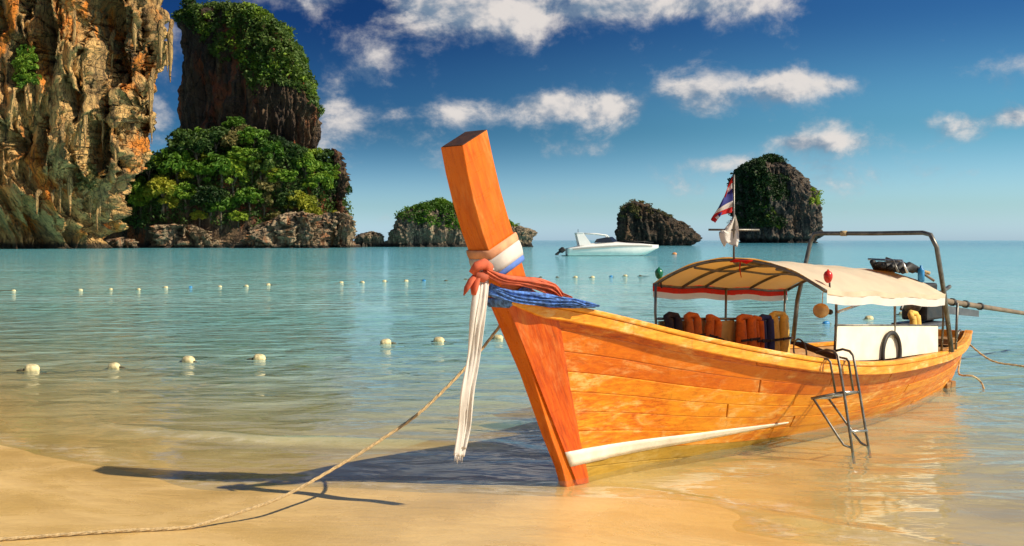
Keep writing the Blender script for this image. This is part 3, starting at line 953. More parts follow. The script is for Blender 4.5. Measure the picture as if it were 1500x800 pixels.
tree_kinds = {
    'g1': (make_tree(21, M['leaf']), 'full bright green tree on the slope below the sea stack', 'green trees below the sea stack'),
    'g2': (make_tree(22, M['leaf'], 6.6, (2.4, 2.4, 2.9)), 'tall upright green tree on the slope below the sea stack', 'tall green trees below the sea stack'),
    'd1': (make_tree(23, M['leafdark'], 5.8, (3.0, 3.0, 2.2)), 'dark green spreading tree on the slope below the sea stack', 'dark trees below the sea stack'),
    'y1': (make_tree(24, M['leafyellow'], 4.6, (2.7, 2.7, 2.0)), 'yellow-green bushy tree on the slope below the sea stack', 'yellow-green trees below the sea stack'),
    'o1': (make_tree(25, M['leafolive'], 5.0, (2.2, 2.2, 2.0), 24, 34), 'sparse dry olive tree on the slope below the sea stack', 'dry trees below the sea stack')}
tspots = [(478, 258, 'g1', .8), (492, 276, 'g1', .7), (468, 240, 'd1', .8), (452, 226, 'g1', .7), (176, 288, 'g1', .8), (335, 192, 'g2', .8), (310, 226, 'y1', .6), (400, 258, 'y1', .6), (170, 308, 'g1', .6), (190, 312, 'y1', .6), (305, 312, 'y1', .55), (360, 316, 'g1', .6), (480, 312, 'y1', .6), (378, 245, 'y1', .8), (290, 255, 'y1', .7), (410, 318, 'o1', .6), (180, 298, 'd1', .9), (205, 290, 'g1', .9), (228, 262, 'd1', 1.0), (250, 288, 'y1', 1.15), (268, 262, 'g1', 1.1), (285, 290, 'g1', 1.0), (300, 240, 'd1', 1.1),
          (305, 272, 'g2', 1.0), (322, 300, 'd1', 1.0), (330, 255, 'g1', 1.1), (345, 215, 'o1', 1.0), (350, 285, 'g2', 1.0), (362, 240, 'g1', 1.0), (372, 300, 'g1', .9),
          (385, 262, 'd1', 1.0), (398, 282, 'o1', 1.0), (405, 240, 'g2', .9), (418, 270, 'g1', 1.0), (425, 300, 'd1', .8), (442, 300, 'y1', 1.0), (445, 262, 'g2', 1.0),
          (462, 280, 'g1', 1.0), (470, 255, 'g1', .9), (482, 290, 'd1', .9), (488, 272, 'g2', .7), (320, 215, 'd1', 1.0), (280, 228, 'd1', 1.0), (375, 212, 'g1', .9),
          (245, 245, 'g1', .9), (215, 305, 'g1', .7), (265, 302, 'y1', .7), (340, 312, 'g1', .8), (395, 305, 'o1', .7), (455, 310, 'y1', .7), (232, 300, 'g2', .7),
          (198, 272, 'd1', .7), (412, 222, 'd1', .8), (435, 240, 'd1', .8), (300, 205, 'g1', .8), (355, 200, 'o1', .8)]
used = set()
for i, (px, py, k, s) in enumerate(tspots):
    src, lab, grp = tree_kinds[k]
    q = surf_at(mW, px2x(px, 262), py2z(py + 12, 262))
    t = src if k not in used else copy_tree(src)
    used.add(k)
    t.location = (q[0], q[1], q[2] - .4)
    t.rotation_euler = (0, 0, i * 1.3)
    t.scale = (s * 1.4, s * 1.4, s * 1.4 * random.uniform(.85, 1.15))
    zone = ('beside the great orange cliff' if px < 235 else 'on the ledge just above the sea rocks' if py > 294 else 'near the thin rock pinnacle' if px > 445
            else 'against the foot of the sheer stack' if py < 236 else 'in the middle of the wooded slope')
    tag(t, lab.split(' on the slope')[0] + ' ' + zone, 'tree', grp.split(' below')[0] + ' ' + zone)
t = make_tree(31, M['leafdark'], 6.0, (2.0, 2.0, 1.4), 16, 34)
q = surf_at(sW, px2x(275, 285), py2z(10, 285))
t.location = (q[0] - 1, q[1] + 1, q[2] - 3)
tag(t, 'small flat-topped tree on the corner summit of the dark sea stack', 'tree')

# ---- low rocky islet behind the prow
isl = empty('rocky_islet', (px2x(640, 290), 290, 0))
tag(isl, 'low rocky islet with pale undercut foot and a green shrub cap', 'islet')
iW = []
for (nm, prof, rat, sdv) in [('rock_mass', [(368, 556, 705), (352, 560, 703), (342, 566, 700), (330, 580, 695), (318, 590, 690), (305, 605, 682), (296, 622, 670)], 0.45, 12),
                             ('rock_mass', [(368, 510, 572), (354, 512, 570), (346, 520, 566), (339, 535, 556)], 0.5, 13),
                             ('rock_mass', [(368, 695, 783), (350, 696, 782), (340, 700, 776), (332, 712, 768), (327, 735, 755)], 0.45, 14)]:
    bo, bV = rock(nm, prof, 290, rat, M['islet'], nth=300, nz=110, amp=(1.7, 1.0, .6), freq=2.6, seed=sdv, round_top=0.25, foot=1.5)
    iW.append(world_pts(bo, bV))
    bo.parent = isl
    bo.matrix_parent_inverse = Matrix.Translation(-isl.location)
iw = iW[0]
ipx = 750 + FOC * iw[:, 0] / iw[:, 1]
ipy = 352 - FOC * (iw[:, 2] - EYE) / iw[:, 1]
shrub_cover('shrub_cover', iw, (ipy < np.interp(ipx, [585, 620, 690], [322, 330, 338])), 700, 30, 1.1, 0.36, M['leaf'], 'bright green shrubs covering the top of the low islet', 14)
shrub_cover('shrub_cover', iW[2], (iW[2][:, 2] > 5.6) & (iW[2][:, 0] < px2x(760, 290)), 60, 26, .8, 0.32, M['leaf'], 'small tuft of shrubs on the end rock of the low islet', 15)

# ---- wedge-shaped islet behind the motor boat
wo, wV = rock('wedge_islet', [(366, 925, 998), (358, 912, 1012), (350, 900, 1022), (342, 898, 1016), (328, 899, 998), (318, 901, 980), (308, 908, 962), (300, 916, 945), (295, 924, 938)], 360, 0.5, M['darkislet'],
              nth=300, nz=150, amp=(1.6, 1.3, .8), freq=1.9, seed=15, round_top=0.12)
tag(wo, 'dark wedge-shaped rock islet sloping down to one side', 'islet')
wW = world_pts(wo, wV)
shrub_cover('shrub_cover', wW, (wW[:, 2] > 9.5) & (fbm(wW * .2, 3) > .0), 160, 26, .8, 0.34, M['leafolive'], 'thin olive shrubs on the ridge of the wedge-shaped islet', 16)

# ---- tall round islet by the flag
fo, fV = rock('domed_islet', [(364, 1086, 1188), (356, 1080, 1194), (347, 1076, 1194), (330, 1077, 1196), (305, 1079, 1198), (285, 1081, 1193), (265, 1085, 1180), (250, 1090, 1168), (240, 1098, 1157), (232, 1112, 1148)], 715, 0.7, M['farislet'],
              nth=420, nz=240, amp=(4.0, 4.0, 1.8), freq=0.75, seed=16, round_top=0.16, foot=3.0)
tag(fo, 'tall domed islet with bushy green flank and pale bare cliff', 'islet')
fW = world_pts(fo, fV)
fpx = 750 + FOC * fW[:, 0] / fW[:, 1]
fpy = 352 - FOC * (fW[:, 2] - EYE) / fW[:, 1]
fn = fbm(fW * .05, 3)
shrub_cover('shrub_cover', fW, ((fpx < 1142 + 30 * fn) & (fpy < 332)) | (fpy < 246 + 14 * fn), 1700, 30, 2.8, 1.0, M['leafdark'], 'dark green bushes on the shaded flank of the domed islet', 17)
shrub_cover('shrub_cover', fW, ((fpx > 1112) & (fpx < 1142) & (fpy < 335) & (fpy > 302)) | ((fpx > 1187) & (fpy > 275) & (fpy < 300)), 90, 30, 2.4, 0.9, M['leaf'], 'brighter bushes low on the front of the domed islet', 18)


# ------------------------------------------------------------------ the long-tail boat
BO = np.array([0.43, 8.07])
BS = np.array([5.6, 13.55])
BA = (BS - BO) / np.linalg.norm(BS - BO)
BN = np.array([BA[1], -BA[0]])
BRZ = math.atan2(BA[1], BA[0])


def at(px, py, v):
    """boat coordinates (u along, v across towards the beach, z) of a sighting at known v"""
    k = (px - 750) / FOC
    O = BO + BN * v
    u = (k * O[1] - O[0]) / (BA[0] - k * BA[1])
    Y = O[1] + BA[1] * u
    return (u, v, EYE - (py - 352) / FOC * Y)


def bw(u, v, z):
    p = BO + BA * u + BN * v
    return Vector((p[0], p[1], z))


def bl(q):
    return (q[0], -q[1], q[2])


def boat_thing(name, anchor):
    return empty(name, bw(*anchor), BRZ)


def tb(pts, anchor=(0, 0, 0)):
    """boat coordinates -> local coordinates of a thing anchored at anchor"""
    return [(q[0] - anchor[0], -(q[1] - anchor[1]), q[2] - anchor[2]) for q in pts]


def place(o, anchor):
    o.location = bw(*anchor)
    o.rotation_euler = (0, 0, BRZ)
    return o


def smooth_tab(xs, ys, n=400):
    x = np.linspace(xs[0], xs[-1], n)
    y = np.interp(x, xs, ys)
    k = np.hanning(41)
    k /= k.sum()
    yp = np.convolve(np.pad(y, 20, mode='reflect', reflect_type='odd'), k, 'valid')
    return x, yp


_W = smooth_tab([-.8, -.4, 0, .5, 1, 2, 3, 4, 5, 6, 7, 7.6, 8.05], [.085, .20, .33, .47, .6, .79, .88, .9, .86, .74, .55, .40, .27])
_G = smooth_tab([-.8, -.3, .2, .7, 1.2, 1.7, 2.2, 2.7, 3.2, 3.7, 4.2, 5, 6, 7, 7.6, 8.05], [1.49, 1.41, 1.30, 1.17, 1.06, .96, .87, .79, .725, .68, .65, .63, .605, .60, .63, .68])
_K = smooth_tab([0, .1, .25, .5, .75, .9, 1], [-.06, -.10, -.16, -.22, -.22, -.18, -.1])


def hull_raw(s, t):
    ug = -.80 + 8.85 * s
    uk = 0.03 + 7.55 * s
    w = np.interp(ug, *_W)
    zg = np.interp(ug, *_G)
    zk = np.interp(s, *_K)
    p = np.interp(s, [0, .06, .18, .5, .8, 1], [.95, .80, .58, .5, .45, .42])
    tt = max(t, 0.0)
    u = uk + (ug - uk) * tt + 0.06 * (1 - s) * (1 - tt)
    v = 0.045 + (w - 0.045) * tt ** p
    return Vector((u, v, zk + (zg - zk) * tt))


def hull(s, t, side=1, off=0.0):
    q = hull_raw(s, t)
    if off:
        e = 0.004
        ds = hull_raw(min(s + e, 1), t) - hull_raw(max(s - e, 0), t)
        dt = hull_raw(s, min(t + e, 1)) - hull_raw(s, max(t - e, 0.001))
        n = ds.cross(dt).normalized()
        if n.y < 0:
            n = -n
        q = q + n * off
    return (q.x, -q.y * side, q.z)      # side=1: towards the beach


boat = empty('longtail_boat', bw(0, 0, 0), BRZ)
tag(boat, 'varnished orange wooden long-tail boat with high upright prow and cream canopy', 'boat')

tb_edges = [0.02, .105, .20, .31, .42, .53, .64, .75, .865, .985]
for side in (1, -1):
    for k in range(len(tb_edges) - 1):
        t0, t1 = tb_edges[k] + .0008, tb_edges[k + 1] - .0008
        r2 = random.Random(k * 7 + 3)
        cuts = [0.0] + sorted([r2.uniform(.24, .42), r2.uniform(.55, .78)]) + [1.0]
        for c in range(3):
            s0, s1 = cuts[c] + (.0006 if c else 0), cuts[c + 1] - (.0006 if c < 2 else 0)
            n = max(6, int((s1 - s0) * 46))
            e = 0.0018
            ss = [s0, s0 + .0008] + [s0 + (s1 - s0) * i / n for i in range(1, n)] + [s1 - .0008, s1]
            proud = r2.uniform(-.0025, .0025)
            P, Q = [], []
            for i, s in enumerate(ss):
                endd = -.006 if i in (0, len(ss) - 1) else 0
                row = [hull(s, t0, side, -.0028 + proud), hull(s, t0 + .005, side, endd + proud), hull(s, (t0 + t1) / 2, side, endd + proud), hull(s, t1 - .005, side, endd + proud), hull(s, t1, side, -.0028 + proud)]
                P.append(row)
                Q.append([hull(s, t0, side, -.022), hull(s, t0 + .005, side, -.022), hull(s, (t0 + t1) / 2, side, -.022), hull(s, t1 - .005, side, -.022), hull(s, t1, side, -.022)])
            if side == -1:
                P, Q = [q[::-1] for q in P], [q[::-1] for q in Q]
            MB().slab(P, Q).build('plank', M['shadebottom'] if k < 2 else M['hullred'] if k > 5 else M['hull'], boat, smooth=False)  # two lowest strakes take the wood with painted-in shade
    # inner skin
    P = [[hull(i / 60, j / 8, side, -.026) for j in range(9)] for i in range(61)]
    Q = [[hull(i / 60, j / 8, side, -.045) for j in range(9)] for i in range(61)]
    MB().slab(P, Q).build('inner_lining', M['inside'], boat, smooth=True)
    # board along the bow
    P, Q = [], []
    for j in range(25):
        t = .02 + (.985 - .02) * j / 24
        se = .020 + .030 * t
        P.append([hull(se * i / 8, t, side, .009 if i < 8 else .001) for i in range(9)])
        Q.append([hull(se * i / 8, t, side, -.004) for i in range(9)])
    MB().slab(P, Q).build('bow_board', M['bow'], boat, smooth=False)
    # painted white band low on the bow
    P, Q = [], []
    for i in range(41):
        s = .0 + .36 * i / 40
        qq = hull_raw(s, .2)
        zg, zk = hull_raw(s, 1).z, hull_raw(s, 0).z
        ztop = .252 - .065 * (i / 40) ** 2
        zbot = .128 + .05 * (i / 40) ** 1.2
        ta, tc_ = (zbot - zk) / (zg - zk), (ztop - zk) / (zg - zk)
        P.append([hull(s, ta + (tc_ - ta) * j / 3, side, .0125 if s < .06 else .0045) for j in range(4)])
        Q.append([hull(s, ta + (tc_ - ta) * j / 3, side, -.002) for j in range(4)])
    MB().slab(P, Q).build('painted_band', M['whitepaint'], boat, smooth=True)
    # rubbing rail and capping
    def rail(name, offs, mat):
        P = []
        for i in range(101):
            s = i / 100
            q = hull_raw(s, 1.0)
            nx = Vector((0, 1, 0))
            ring = []
            tp = min(1.0, .3 + s / .05)
            for (dv, dz) in offs:
                ring.append((q.x, -(q.y + dv * tp) * side, q.z + dz * tp))
            P.append(ring + ring[:1])
        mb = MB().grid(P)
        mb.f.append(tuple(range(len(offs)))[::-1])
        mb.f.append(tuple(100 * (len(offs) + 1) + j for j in range(len(offs))))
        return mb.build(name, mat, boat, smooth=False)
    rail('rubbing_rail', [(-.01, -.115), (.012, -.112), (.017, -.105), (.017, -.035), (.012, -.028), (-.01, -.028)], M['rail'])
    rail('gunwale_cap', [(-.075, -.026), (.024, -.026), (.030, -.016), (.030, .004), (.022, .014), (-.07, .014), (-.075, .008)], M['rail'])

# keel, transom, deck
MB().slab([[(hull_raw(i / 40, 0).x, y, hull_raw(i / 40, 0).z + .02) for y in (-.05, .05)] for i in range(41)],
          [[(hull_raw(i / 40, 0).x, y * .8, hull_raw(i / 40, 0).z - .06) for y in (-.05, .05)] for i in range(41)]).build('keel', M['shadebottom'], boat)
P = [[hull(1.0, j / 10, 1, -.01) for j in range(11)], [hull(1.0, j / 10, -1, -.01) for j in range(11)]]
Q = [[(q[0] - .05, q[1] * .97, q[2]) for q in r] for r in P]
MB().slab(P, Q).build('transom', M['hull'], boat)


def deck_row(s, z):
    zg, zk = hull_raw(s, 1).z, hull_raw(s, 0).z
    t = min(max((z - zk) / (zg - zk), 0.03), .98)
    q = hull_raw(s, t)
    return q.x, max(q.y - .05, .01)


nb = 7
for b_i in range(nb):          # floor boards
    P, Q = [], []
    for i in range(31):
        s = .12 + .80 * i / 30
        u, hv = deck_row(s, .17)
        y0, y1 = -hv + 2 * hv * b_i / nb + .004, -hv + 2 * hv * (b_i + 1) / nb - .004
        P.append([(u, y0, .18), (u, y1, .18)])
        Q.append([(u, y0, .155), (u, y1, .155)])
    MB().slab(P, Q).build('floor_board', M['inside'], boat)
for u0 in (1.3, 2.0, 2.75, 3.5, 4.25, 5.0):       # thwarts
    s = (u0 + .6) / 8.6
    z = .42
    u, hv = deck_row(s, z)
    MB().box((u, 0, z), (.26, 2 * hv, .035)).build('thwart', M['inside'], boat, bevel=.006)
# little fore deck running up to the prow
P, Q = [], []
for i in range(13):
    s = .004 + .085 * i / 12
    q = hull_raw(s, 1)
    hump = .34 * (1 - i / 12) ** 2.6
    P.append([(q.x, (q.y - .05) * (j / 4 - 1), q.z + .016 + hump * (1 - abs(j / 4 - 1) ** 2 * .6)) for j in range(9)])
    Q.append([(q.x, (q.y - .05) * (j / 4 - 1), q.z - .03) for j in range(9)])
MB().slab(P, Q).build('fore_deck', M['stem'], boat, smooth=True)
# aft deck
P = [[(hull_raw(.82 + .17 * i / 8, 1).x, (hull_raw(.82 + .17 * i / 8, 1).y - .06) * (j / 3 - 1), .53) for j in range(7)] for i in range(9)]
Q = [[(a, b_, c - .03) for (a, b_, c) in r] for r in P]
MB().slab(P, Q).build('aft_deck', M['inside'], boat)

# prow post
STEM = [((-.012, -.10), (.14, -.10), .034), ((-.10, .13), (.045, .15), .038), ((-.235, .38), (-.10, .42), .046), ((-.385, .70), (-.25, .74), .056), ((-.535, 1.02), (-.40, 1.08), .066),
        ((-.70, 1.32), (-.52, 1.40), .082), ((-.80, 1.49), (-.56, 1.60), .094), ((-.93, 1.73), (-.675, 1.86), .10), ((-1.04, 1.95), (-.775, 2.07), .104),
        ((-1.13, 2.17), (-.865, 2.28), .107), ((-1.195, 2.37), (-.935, 2.48), .109), ((-1.243, 2.555), (-1.0, 2.685), .11)]


def stem_at(k):
    i = min(int(k), len(STEM) - 2)
    f = k - i
    a, b_ = STEM[i], STEM[i + 1]
    L = lambda x, y: x + (y - x) * f
    return (L(a[0][0], b_[0][0]), L(a[0][1], b_[0][1])), (L(a[1][0], b_[1][0]), L(a[1][1], b_[1][1])), L(a[2], b_[2])


def stem_ring(k, off=0.0, n=4):
    F, B, w = stem_at(k)
    d = Vector((B[0] - F[0], B[1] - F[1])).normalized()
    F = (F[0] - d.x * off, F[1] - d.y * off)
    B = (B[0] + d.x * off, B[1] + d.y * off)
    w += off
    return [(F[0], w, F[1]), (F[0], -w, F[1]), (B[0], -w * 1.02, B[1]), (B[0], w * 1.02, B[1])]


mb = MB()
P = []
nk = 66
for i in range(nk + 1):
    r = stem_ring((len(STEM) - 1) * i / nk)
    P.append(r + r[:1])
mb.grid(P)
mb.f.append((3, 2, 1, 0))
st = mb.build('prow_post', M['stem'], boat, bevel=.009, seg=3)
r = stem_ring(len(STEM) - 1, -.008)
d = Vector((-.33, 0, .94)).normalized()
MB().slab([[Vector(r[0]) + d * .004, Vector(r[1]) + d * .004], [Vector(r[3]) + d * .004, Vector(r[2]) + d * .004]],
          [[Vector(r[0]) - d * .02, Vector(r[1]) - d * .02], [Vector(r[3]) - d * .02, Vector(r[2]) - d * .02]]).build('prow_end', M['darkend'], boat)

# canopy
U0, U1, VE = 2.5, 5.32, .95


def roof_pt(u, v, off=0.0):
    k = (u - U0) / (U1 - U0)
    eave, crown = 1.455 - .15 * k, 1.735 - .165 * k
    sag = -.018 * math.sin(k * 3 * math.pi) ** 2
    z = eave + (crown - eave) * (1 - abs(v / VE) ** 2.1) + sag
    return (u, -v, z + off)


P = [[roof_pt(U0 + (U1 - U0) * i / 36, VE * (j / 16 - 1), 0.004 * math.sin(i * 1.9 + j)) for j in range(33)] for i in range(37)]
Q = [[(a, b_, c - .006) for (a, b_, c) in r] for r in P]
cn = MB().grid(P).build('canopy', M['canvas'], boat, smooth=True)


def valance(v, d0, d1, mat, name, out):
    P, Q = [], []
    n = 60
    for i in range(n + 1):
        u = U0 + (U1 - U0) * i / n
        e = roof_pt(u, v)
        w_ = .003 * math.sin(i * .5) + .002 * math.sin(i * 1.3)
        sc = .004 * abs(math.sin(i * math.pi / 10))
        P.append([(e[0], e[1] - (out + w_ * j) * np.sign(v), e[2] + .004 - d0 - (d1 - d0 + (sc if j == 2 else 0)) * j / 2) for j in range(3)])
        Q.append([(a, b_ + .004, c) for (a, b_, c) in P[-1]])
    return MB().grid(P).build(name, mat, boat, smooth=True)


valance(VE, 0, .045, M['canvas'], 'valance', .008)
valance(VE, .045, .125, M['valance'], 'valance', .004)
valance(-VE, 0, .085, M['redcloth'], 'valance', .008)
valance(-VE, .085, .145, M['valance'], 'valance', .004)
# frame
for u in (U0 + .01, U0 + .5, 3.45, 4.4, U1 - .02):
    pts = [roof_pt(u, VE * .99 * (j / 14 - 1), -.024) for j in range(29)]
    MB().tube(pts, .0155, 8).build('canopy_arch', M['metal'], boat, smooth=True)
for v in (-.45, .45, .0):
    MB().tube([roof_pt(U0 + (U1 - U0) * i / 12, v, -.05) for i in range(13)], .012, 8).build('canopy_rail', M['metal'], boat, smooth=True)
for v in (-VE, VE):
    MB().tube([roof_pt(U0 + (U1 - U0) * i / 12, v * .985, -.024) for i in range(13)], .014, 8).build('canopy_rail', M['metal'], boat, smooth=True)


def post(u, v, zlo, r=.014, lean=0.0):
    top = roof_pt(u, math.copysign(abs(v) + .02, v))
    MB().tube([(u, -v, zlo), (u + lean * .5, -v * 1.03, (zlo + top[2]) / 2), (u + lean, top[1], top[2] - .03)], r, 8).build('canopy_post', M['metal'], boat, smooth=True)


def gz(u):
    return float(np.interp(u, *_G))


for px, v in ((963, -.88), (1066, -.88), (1152, -.88)):
    u = at(px, 470, v)[0]
    post(u, v, gz(u))
for px, v in ((1222, .73), (1308, .73), (1379, .73)):
    u = at(px, 470, v)[0]
    post(u, v, gz(u))
# side board towards the beach
p0, p1 = at(1225, 478, .75), at(1374, 478, .75)
zt0, zt1 = 1.08, 1.0
ub, ue = p0[0], p1[0]
P = [[(ub + (ue - ub) * i / 12, -.75, gz(ub + (ue - ub) * i / 12) + .016 + (p0[2] + (p1[2] - p0[2]) * i / 12 - gz(ub + (ue - ub) * i / 12) - .016) * j / 4) for j in range(5)] for i in range(13)]
Q = [[(a, b_ + .02, c) for (a, b_, c) in r] for r in P]
MB().slab(P, Q).build('side_board', M['panel'], boat)
MB().tube([(ub, -.74, p0[2] + .008), (ue, -.74, p1[2] + .008)], .011, 8).build('side_board_rail', M['metal'], boat, smooth=True)
# far side back board and its rail
f0, f1 = at(964, 467, -.87), at(1153, 467, -.87)
MB().tube([(f0[0], .87, f0[2]), (f1[0], .87, f1[2])], .014, 8).build('back_rail', M['metal'], boat, smooth=True)
nbd = 9
for i in range(nbd):
    ua, uc = f0[0] + .03 + (f1[0] - f0[0] - .06) * i / nbd, f0[0] + .03 + (f1[0] - f0[0] - .06) * (i + 1) / nbd
    zt = f0[2] + (f1[2] - f0[2]) * (i + .5) / nbd - .02
    MB().box(((ua + uc) / 2, .885, (zt + .6) / 2), (uc - ua - .008, .016, zt - .6)).build('back_board', M['backboard'], boat)

# tall hoop of steel tube at the stern end of the canopy
fa, fb_, fc = at(1161, 505, -.80), at(1168, 440, -.80), at(1187, 356, -.78)
fd = at(1193, 343, -.72)
na, nb_, nc = at(1394, 515, .80), at(1383, 430, .80), at(1372, 362, .79)
nd, ne = at(1363, 344, .72), at(1352, 341, .6)
fe = at(1206, 342, -.6)
hoop = [fa, fb_, fc, fd, fe, (at(1280, 342, 0)), ne, nd, nc, nb_, na]
MB().tube([bl(q) for q in hoop], .027, 10).build('steel_hoop', M['metal'], boat, smooth=True)
q = at(1236, 342, -.35)
MB().tube([(q[0] - .0, -q[1] - .035, q[2]), (q[0], -q[1] + .035, q[2])], .034, 10).build('hoop_binding', M['rope'], boat, smooth=True)
na2 = at(1400, 512, .74)
MB().tube([bl(na2), bl((na2[0], .76, na2[2] + .55))], .016, 8).build('stay_post', M['metal'], boat, smooth=True)

# flag staff with cross bar
fs = at(1075, 377, 0)
stf = MB().tube([(fs[0], 0, fs[2] - .05), (fs[0], .0, at(1075, 256, 0)[2])], .010, 8).build('flag_staff', M['metal'], boat, smooth=True)
zc = at(1075, 337, 0)[2]
xd = Matrix.Rotation(-BRZ, 3, 'Z') @ Vector((1, 0, 0))
MB().tube([Vector((fs[0], 0, zc)) - xd * .245 + Vector((0, 0, .003)), Vector((fs[0], 0, zc)) + xd * .245], .010, 8).build('cross_bar', M['metal'], boat, smooth=True)
# red bow tied on the front arch
q = roof_pt(U0 + .01, .08, -.03)
MB().tube([(q[0] - .02, q[1] + .12, q[2] - .01), (q[0] - .03, q[1] + .05, q[2] + .0), (q[0] - .03, q[1], q[2]), (q[0] - .03, q[1] - .07, q[2] - .01), (q[0] - .03, q[1] - .13, q[2] + .005)], [.006, .018, .009, .02, .006], 7).build('red_tie', M['redcloth'], boat, smooth=True)
MB().tube([(q[0] - .03, q[1], q[2]), (q[0] - .035, q[1] + .005, q[2] - .08), (q[0] - .03, q[1] - .01, q[2] - .16)], [.007, .006, .004], 6).build('red_tie', M['redcloth'], boat, smooth=True)


def nav_light(u, v, z, mat):
    t = MB().lathe([(.012, -.06), (.028, -.045), (.040, -.015), (.042, .015), (.030, .04), (.012, .052), (.004, .066)], 14, (u, -v, z)).build('navigation_light', mat, boat, smooth=True)
    MB().tube([(u + .03, -v, z - .055), (u + .035, -v, z - .11), (u + .02, -v * .98, z - .15)], .009, 6).build('light_bracket', M['darkmetal'], t, smooth=True)
    return t


nav_light(U0 + .03, -.90, 1.56, M['green'])
nav_light(*at(1213, 405, .9), M['red'])
# boom towards the middle
MB().tube([bl(at(1228, 457, .85)), bl(at(1262, 445, .5))], .014, 8).build('canopy_brace', M['steel'], boat, smooth=True)

# engine on its pivot
eng = boat_thing('longtail_engine', (6.0, 0, .56))
tag(eng, 'dark engine on the stern with its long propeller shaft reaching out behind', 'engine')
an = (6.0, 0, .56)
L_ = lambda pts: tb(pts, an)
s0, s1 = at(1385, 441, .0), at(1500, 459, .0)
dirv = Vector(s1) - Vector(s0)
far_end = Vector(s1) + dirv.normalized() * 1.6
zc = s0[2]
u_e = s0[0]
MB().box(L_([(u_e - .75, 0, zc - .02)])[0], (.62, .34, .36)).build('engine_block', M['darkmetal'], eng, bevel=.03)
MB().box(L_([(u_e - .78, 0, zc + .21)])[0], (.46, .22, .11)).build('valve_cover', M['black'], eng, bevel=.03)
MB().lathe([(.02, -.03), (.12, -.03), (.13, 0), (.12, .03), (.02, .03)], 18, L_([(u_e - 1.12, 0, zc + .02)])[0], 'x').build('flywheel', M['metal'], eng, smooth=True)
for dv in (-.12, .12):
    MB().tube(L_([(u_e - .9, dv, zc + .05), (u_e - .9, dv * 1.9, zc + .12), (u_e - .5, dv * 2.0, zc + .22)]), .025, 8).build('exhaust_pipe', M['metal'], eng, smooth=True)
MB().tube(L_([(u_e - .55, 0, .56), (u_e - .55, 0, zc - .16)]), .05, 10).build('pivot_post', M['metal'], eng, smooth=True)
MB().box(L_([(u_e - .55, 0, .60)])[0], (.30, .62, .07)).build('mount_beam', M['inside'], eng, bevel=.01)
MB().box(L_([(u_e - .85, 0, zc - .26)])[0], (.75, .46, .05)).build('engine_tray', M['grey'], eng, bevel=.01)
MB().tube(L_([(u_e - 1.05, .0, zc + .1), (u_e - 1.3, .0, zc + .13), (u_e - 1.75, .12, zc - .02)]), .018, 8).build('steering_handle', M['metal'], eng, smooth=True)
MB().tube(L_([s0 if False else (u_e - .5, 0, zc + .0), s0, s1, tuple(far_end)]), [.045, .04, .032, .028], 10).build('shaft_tube', M['bark'], eng, smooth=True)
g0, g1 = at(1388, 448, .02), at(1434, 455, .02)
gp = [[g0, (g0[0], g0[1], g0[2] - .11)], [g1, (g1[0], g1[1], g1[2] - .09)]]
MB().slab([L_(r) for r in gp], [[(a, b_ + .02, c) for (a, b_, c) in L_(r)] for r in gp]).build('shaft_guard', M['grey'], eng)
for f in (.15, .45, .8):
    q = Vector(s0).lerp(Vector(s1), f * .5)
    dd = dirv.normalized() * .025
    MB().tube(L_([q - dd, q + dd]), .055, 10).build('shaft_clamp', M['black'], eng, smooth=True)
pr = L_([tuple(far_end)])[0]
MB().lathe([(.01, -.05), (.03, -.03), (.03, .04), (.01, .06)], 10, pr, 'x').build('propeller_hub', M['metal'], eng, smooth=True)
for k in range(2):
    a = k * math.pi
    MB().box((pr[0], pr[1] + math.sin(a) * .07 + (.07 if k == 0 else -.07), pr[2]), (.012, .14, .06), Matrix.Rotation(.5, 3, 'Y')).build('propeller_blade', M['metal'], eng, bevel=.01)

# stern fittings
q = at(1404, 487, .30)
MB().tube([bl((q[0] - .05, .3, .62)), bl((q[0], .3, .70)), bl((q[0] + .12, .28, .72)), bl((q[0] + .2, .26, .70))], .013, 8).build('stern_handle', M['metal'], boat, smooth=True)
q = at(1384, 572, .2)
MB().box((q[0], -.24, .03), (.30, .10, .09)).build('stern_block', M['inside'], boat, bevel=.015)
MB().box((q[0] + .05, -.20, -.02), (.12, .06, .22)).build('rudder_stub', M['darkmetal'], boat, bevel=.015)

# ------------------------------------------------------------------ things on and about the boat
# tyre fender on the side board
q = at(1306.5, 484, .78)
o = MB().torus(.215, .024, (0, 0, 0), (1, 0, 0), (0, 0, 1), 48, 12, 0.8).build('tyre_fender', M['black'], smooth=True)
place(o, (q[0], .777, q[2] - .24))
tag(o, 'narrow black rubber tyre hanging on the white side board', 'tyre')


def life_jacket(u, v, z, mat, label, w=.30, h=.42, strap='strap', tilt=0.0):
    t = boat_thing('life_jacket', (u, v, z))
    for sx in (-1, 1):
        P, Q = [], []
        for i in range(9):
            k = i / 8
            wd = w * .46 * (0.62 + .38 * math.sin(min(k * 2.2, 1.57)))
            P.append([(sx * (w * .26) + wd * (j / 4 - .5) * 1.05, -.02 - .035 * math.sin(math.pi * j / 4) * (.6 + .4 * math.sin(math.pi * k)), .03 - h * k) for j in range(5)])
            Q.append([(a, .035 - .02, c) for (a, b_, c) in P[-1]])
        if sx:
            MB().slab(P, Q).build('front_panel', mat, t, smooth=True)
    MB().tube([(-w * .38, -.01, -.02), (-w * .3, .02, .045), (0, .045, .06), (w * .3, .02, .045), (w * .38, -.01, -.02)], [.03, .036, .036, .036, .03], 8).build('collar', mat, t, smooth=True)
    for zz in (-h * .42, -h * .78):
        MB().box((0, -.062, zz), (w * .98, .008, .026)).build('strap', M[strap], t)
    MB().box((0, -.068, -h * .42), (.04, .012, .036)).build('buckle', M['black'], t, bevel=.004)
    t.rotation_euler = (0, tilt, BRZ)
    tag(t, label, 'life jacket')
    return t


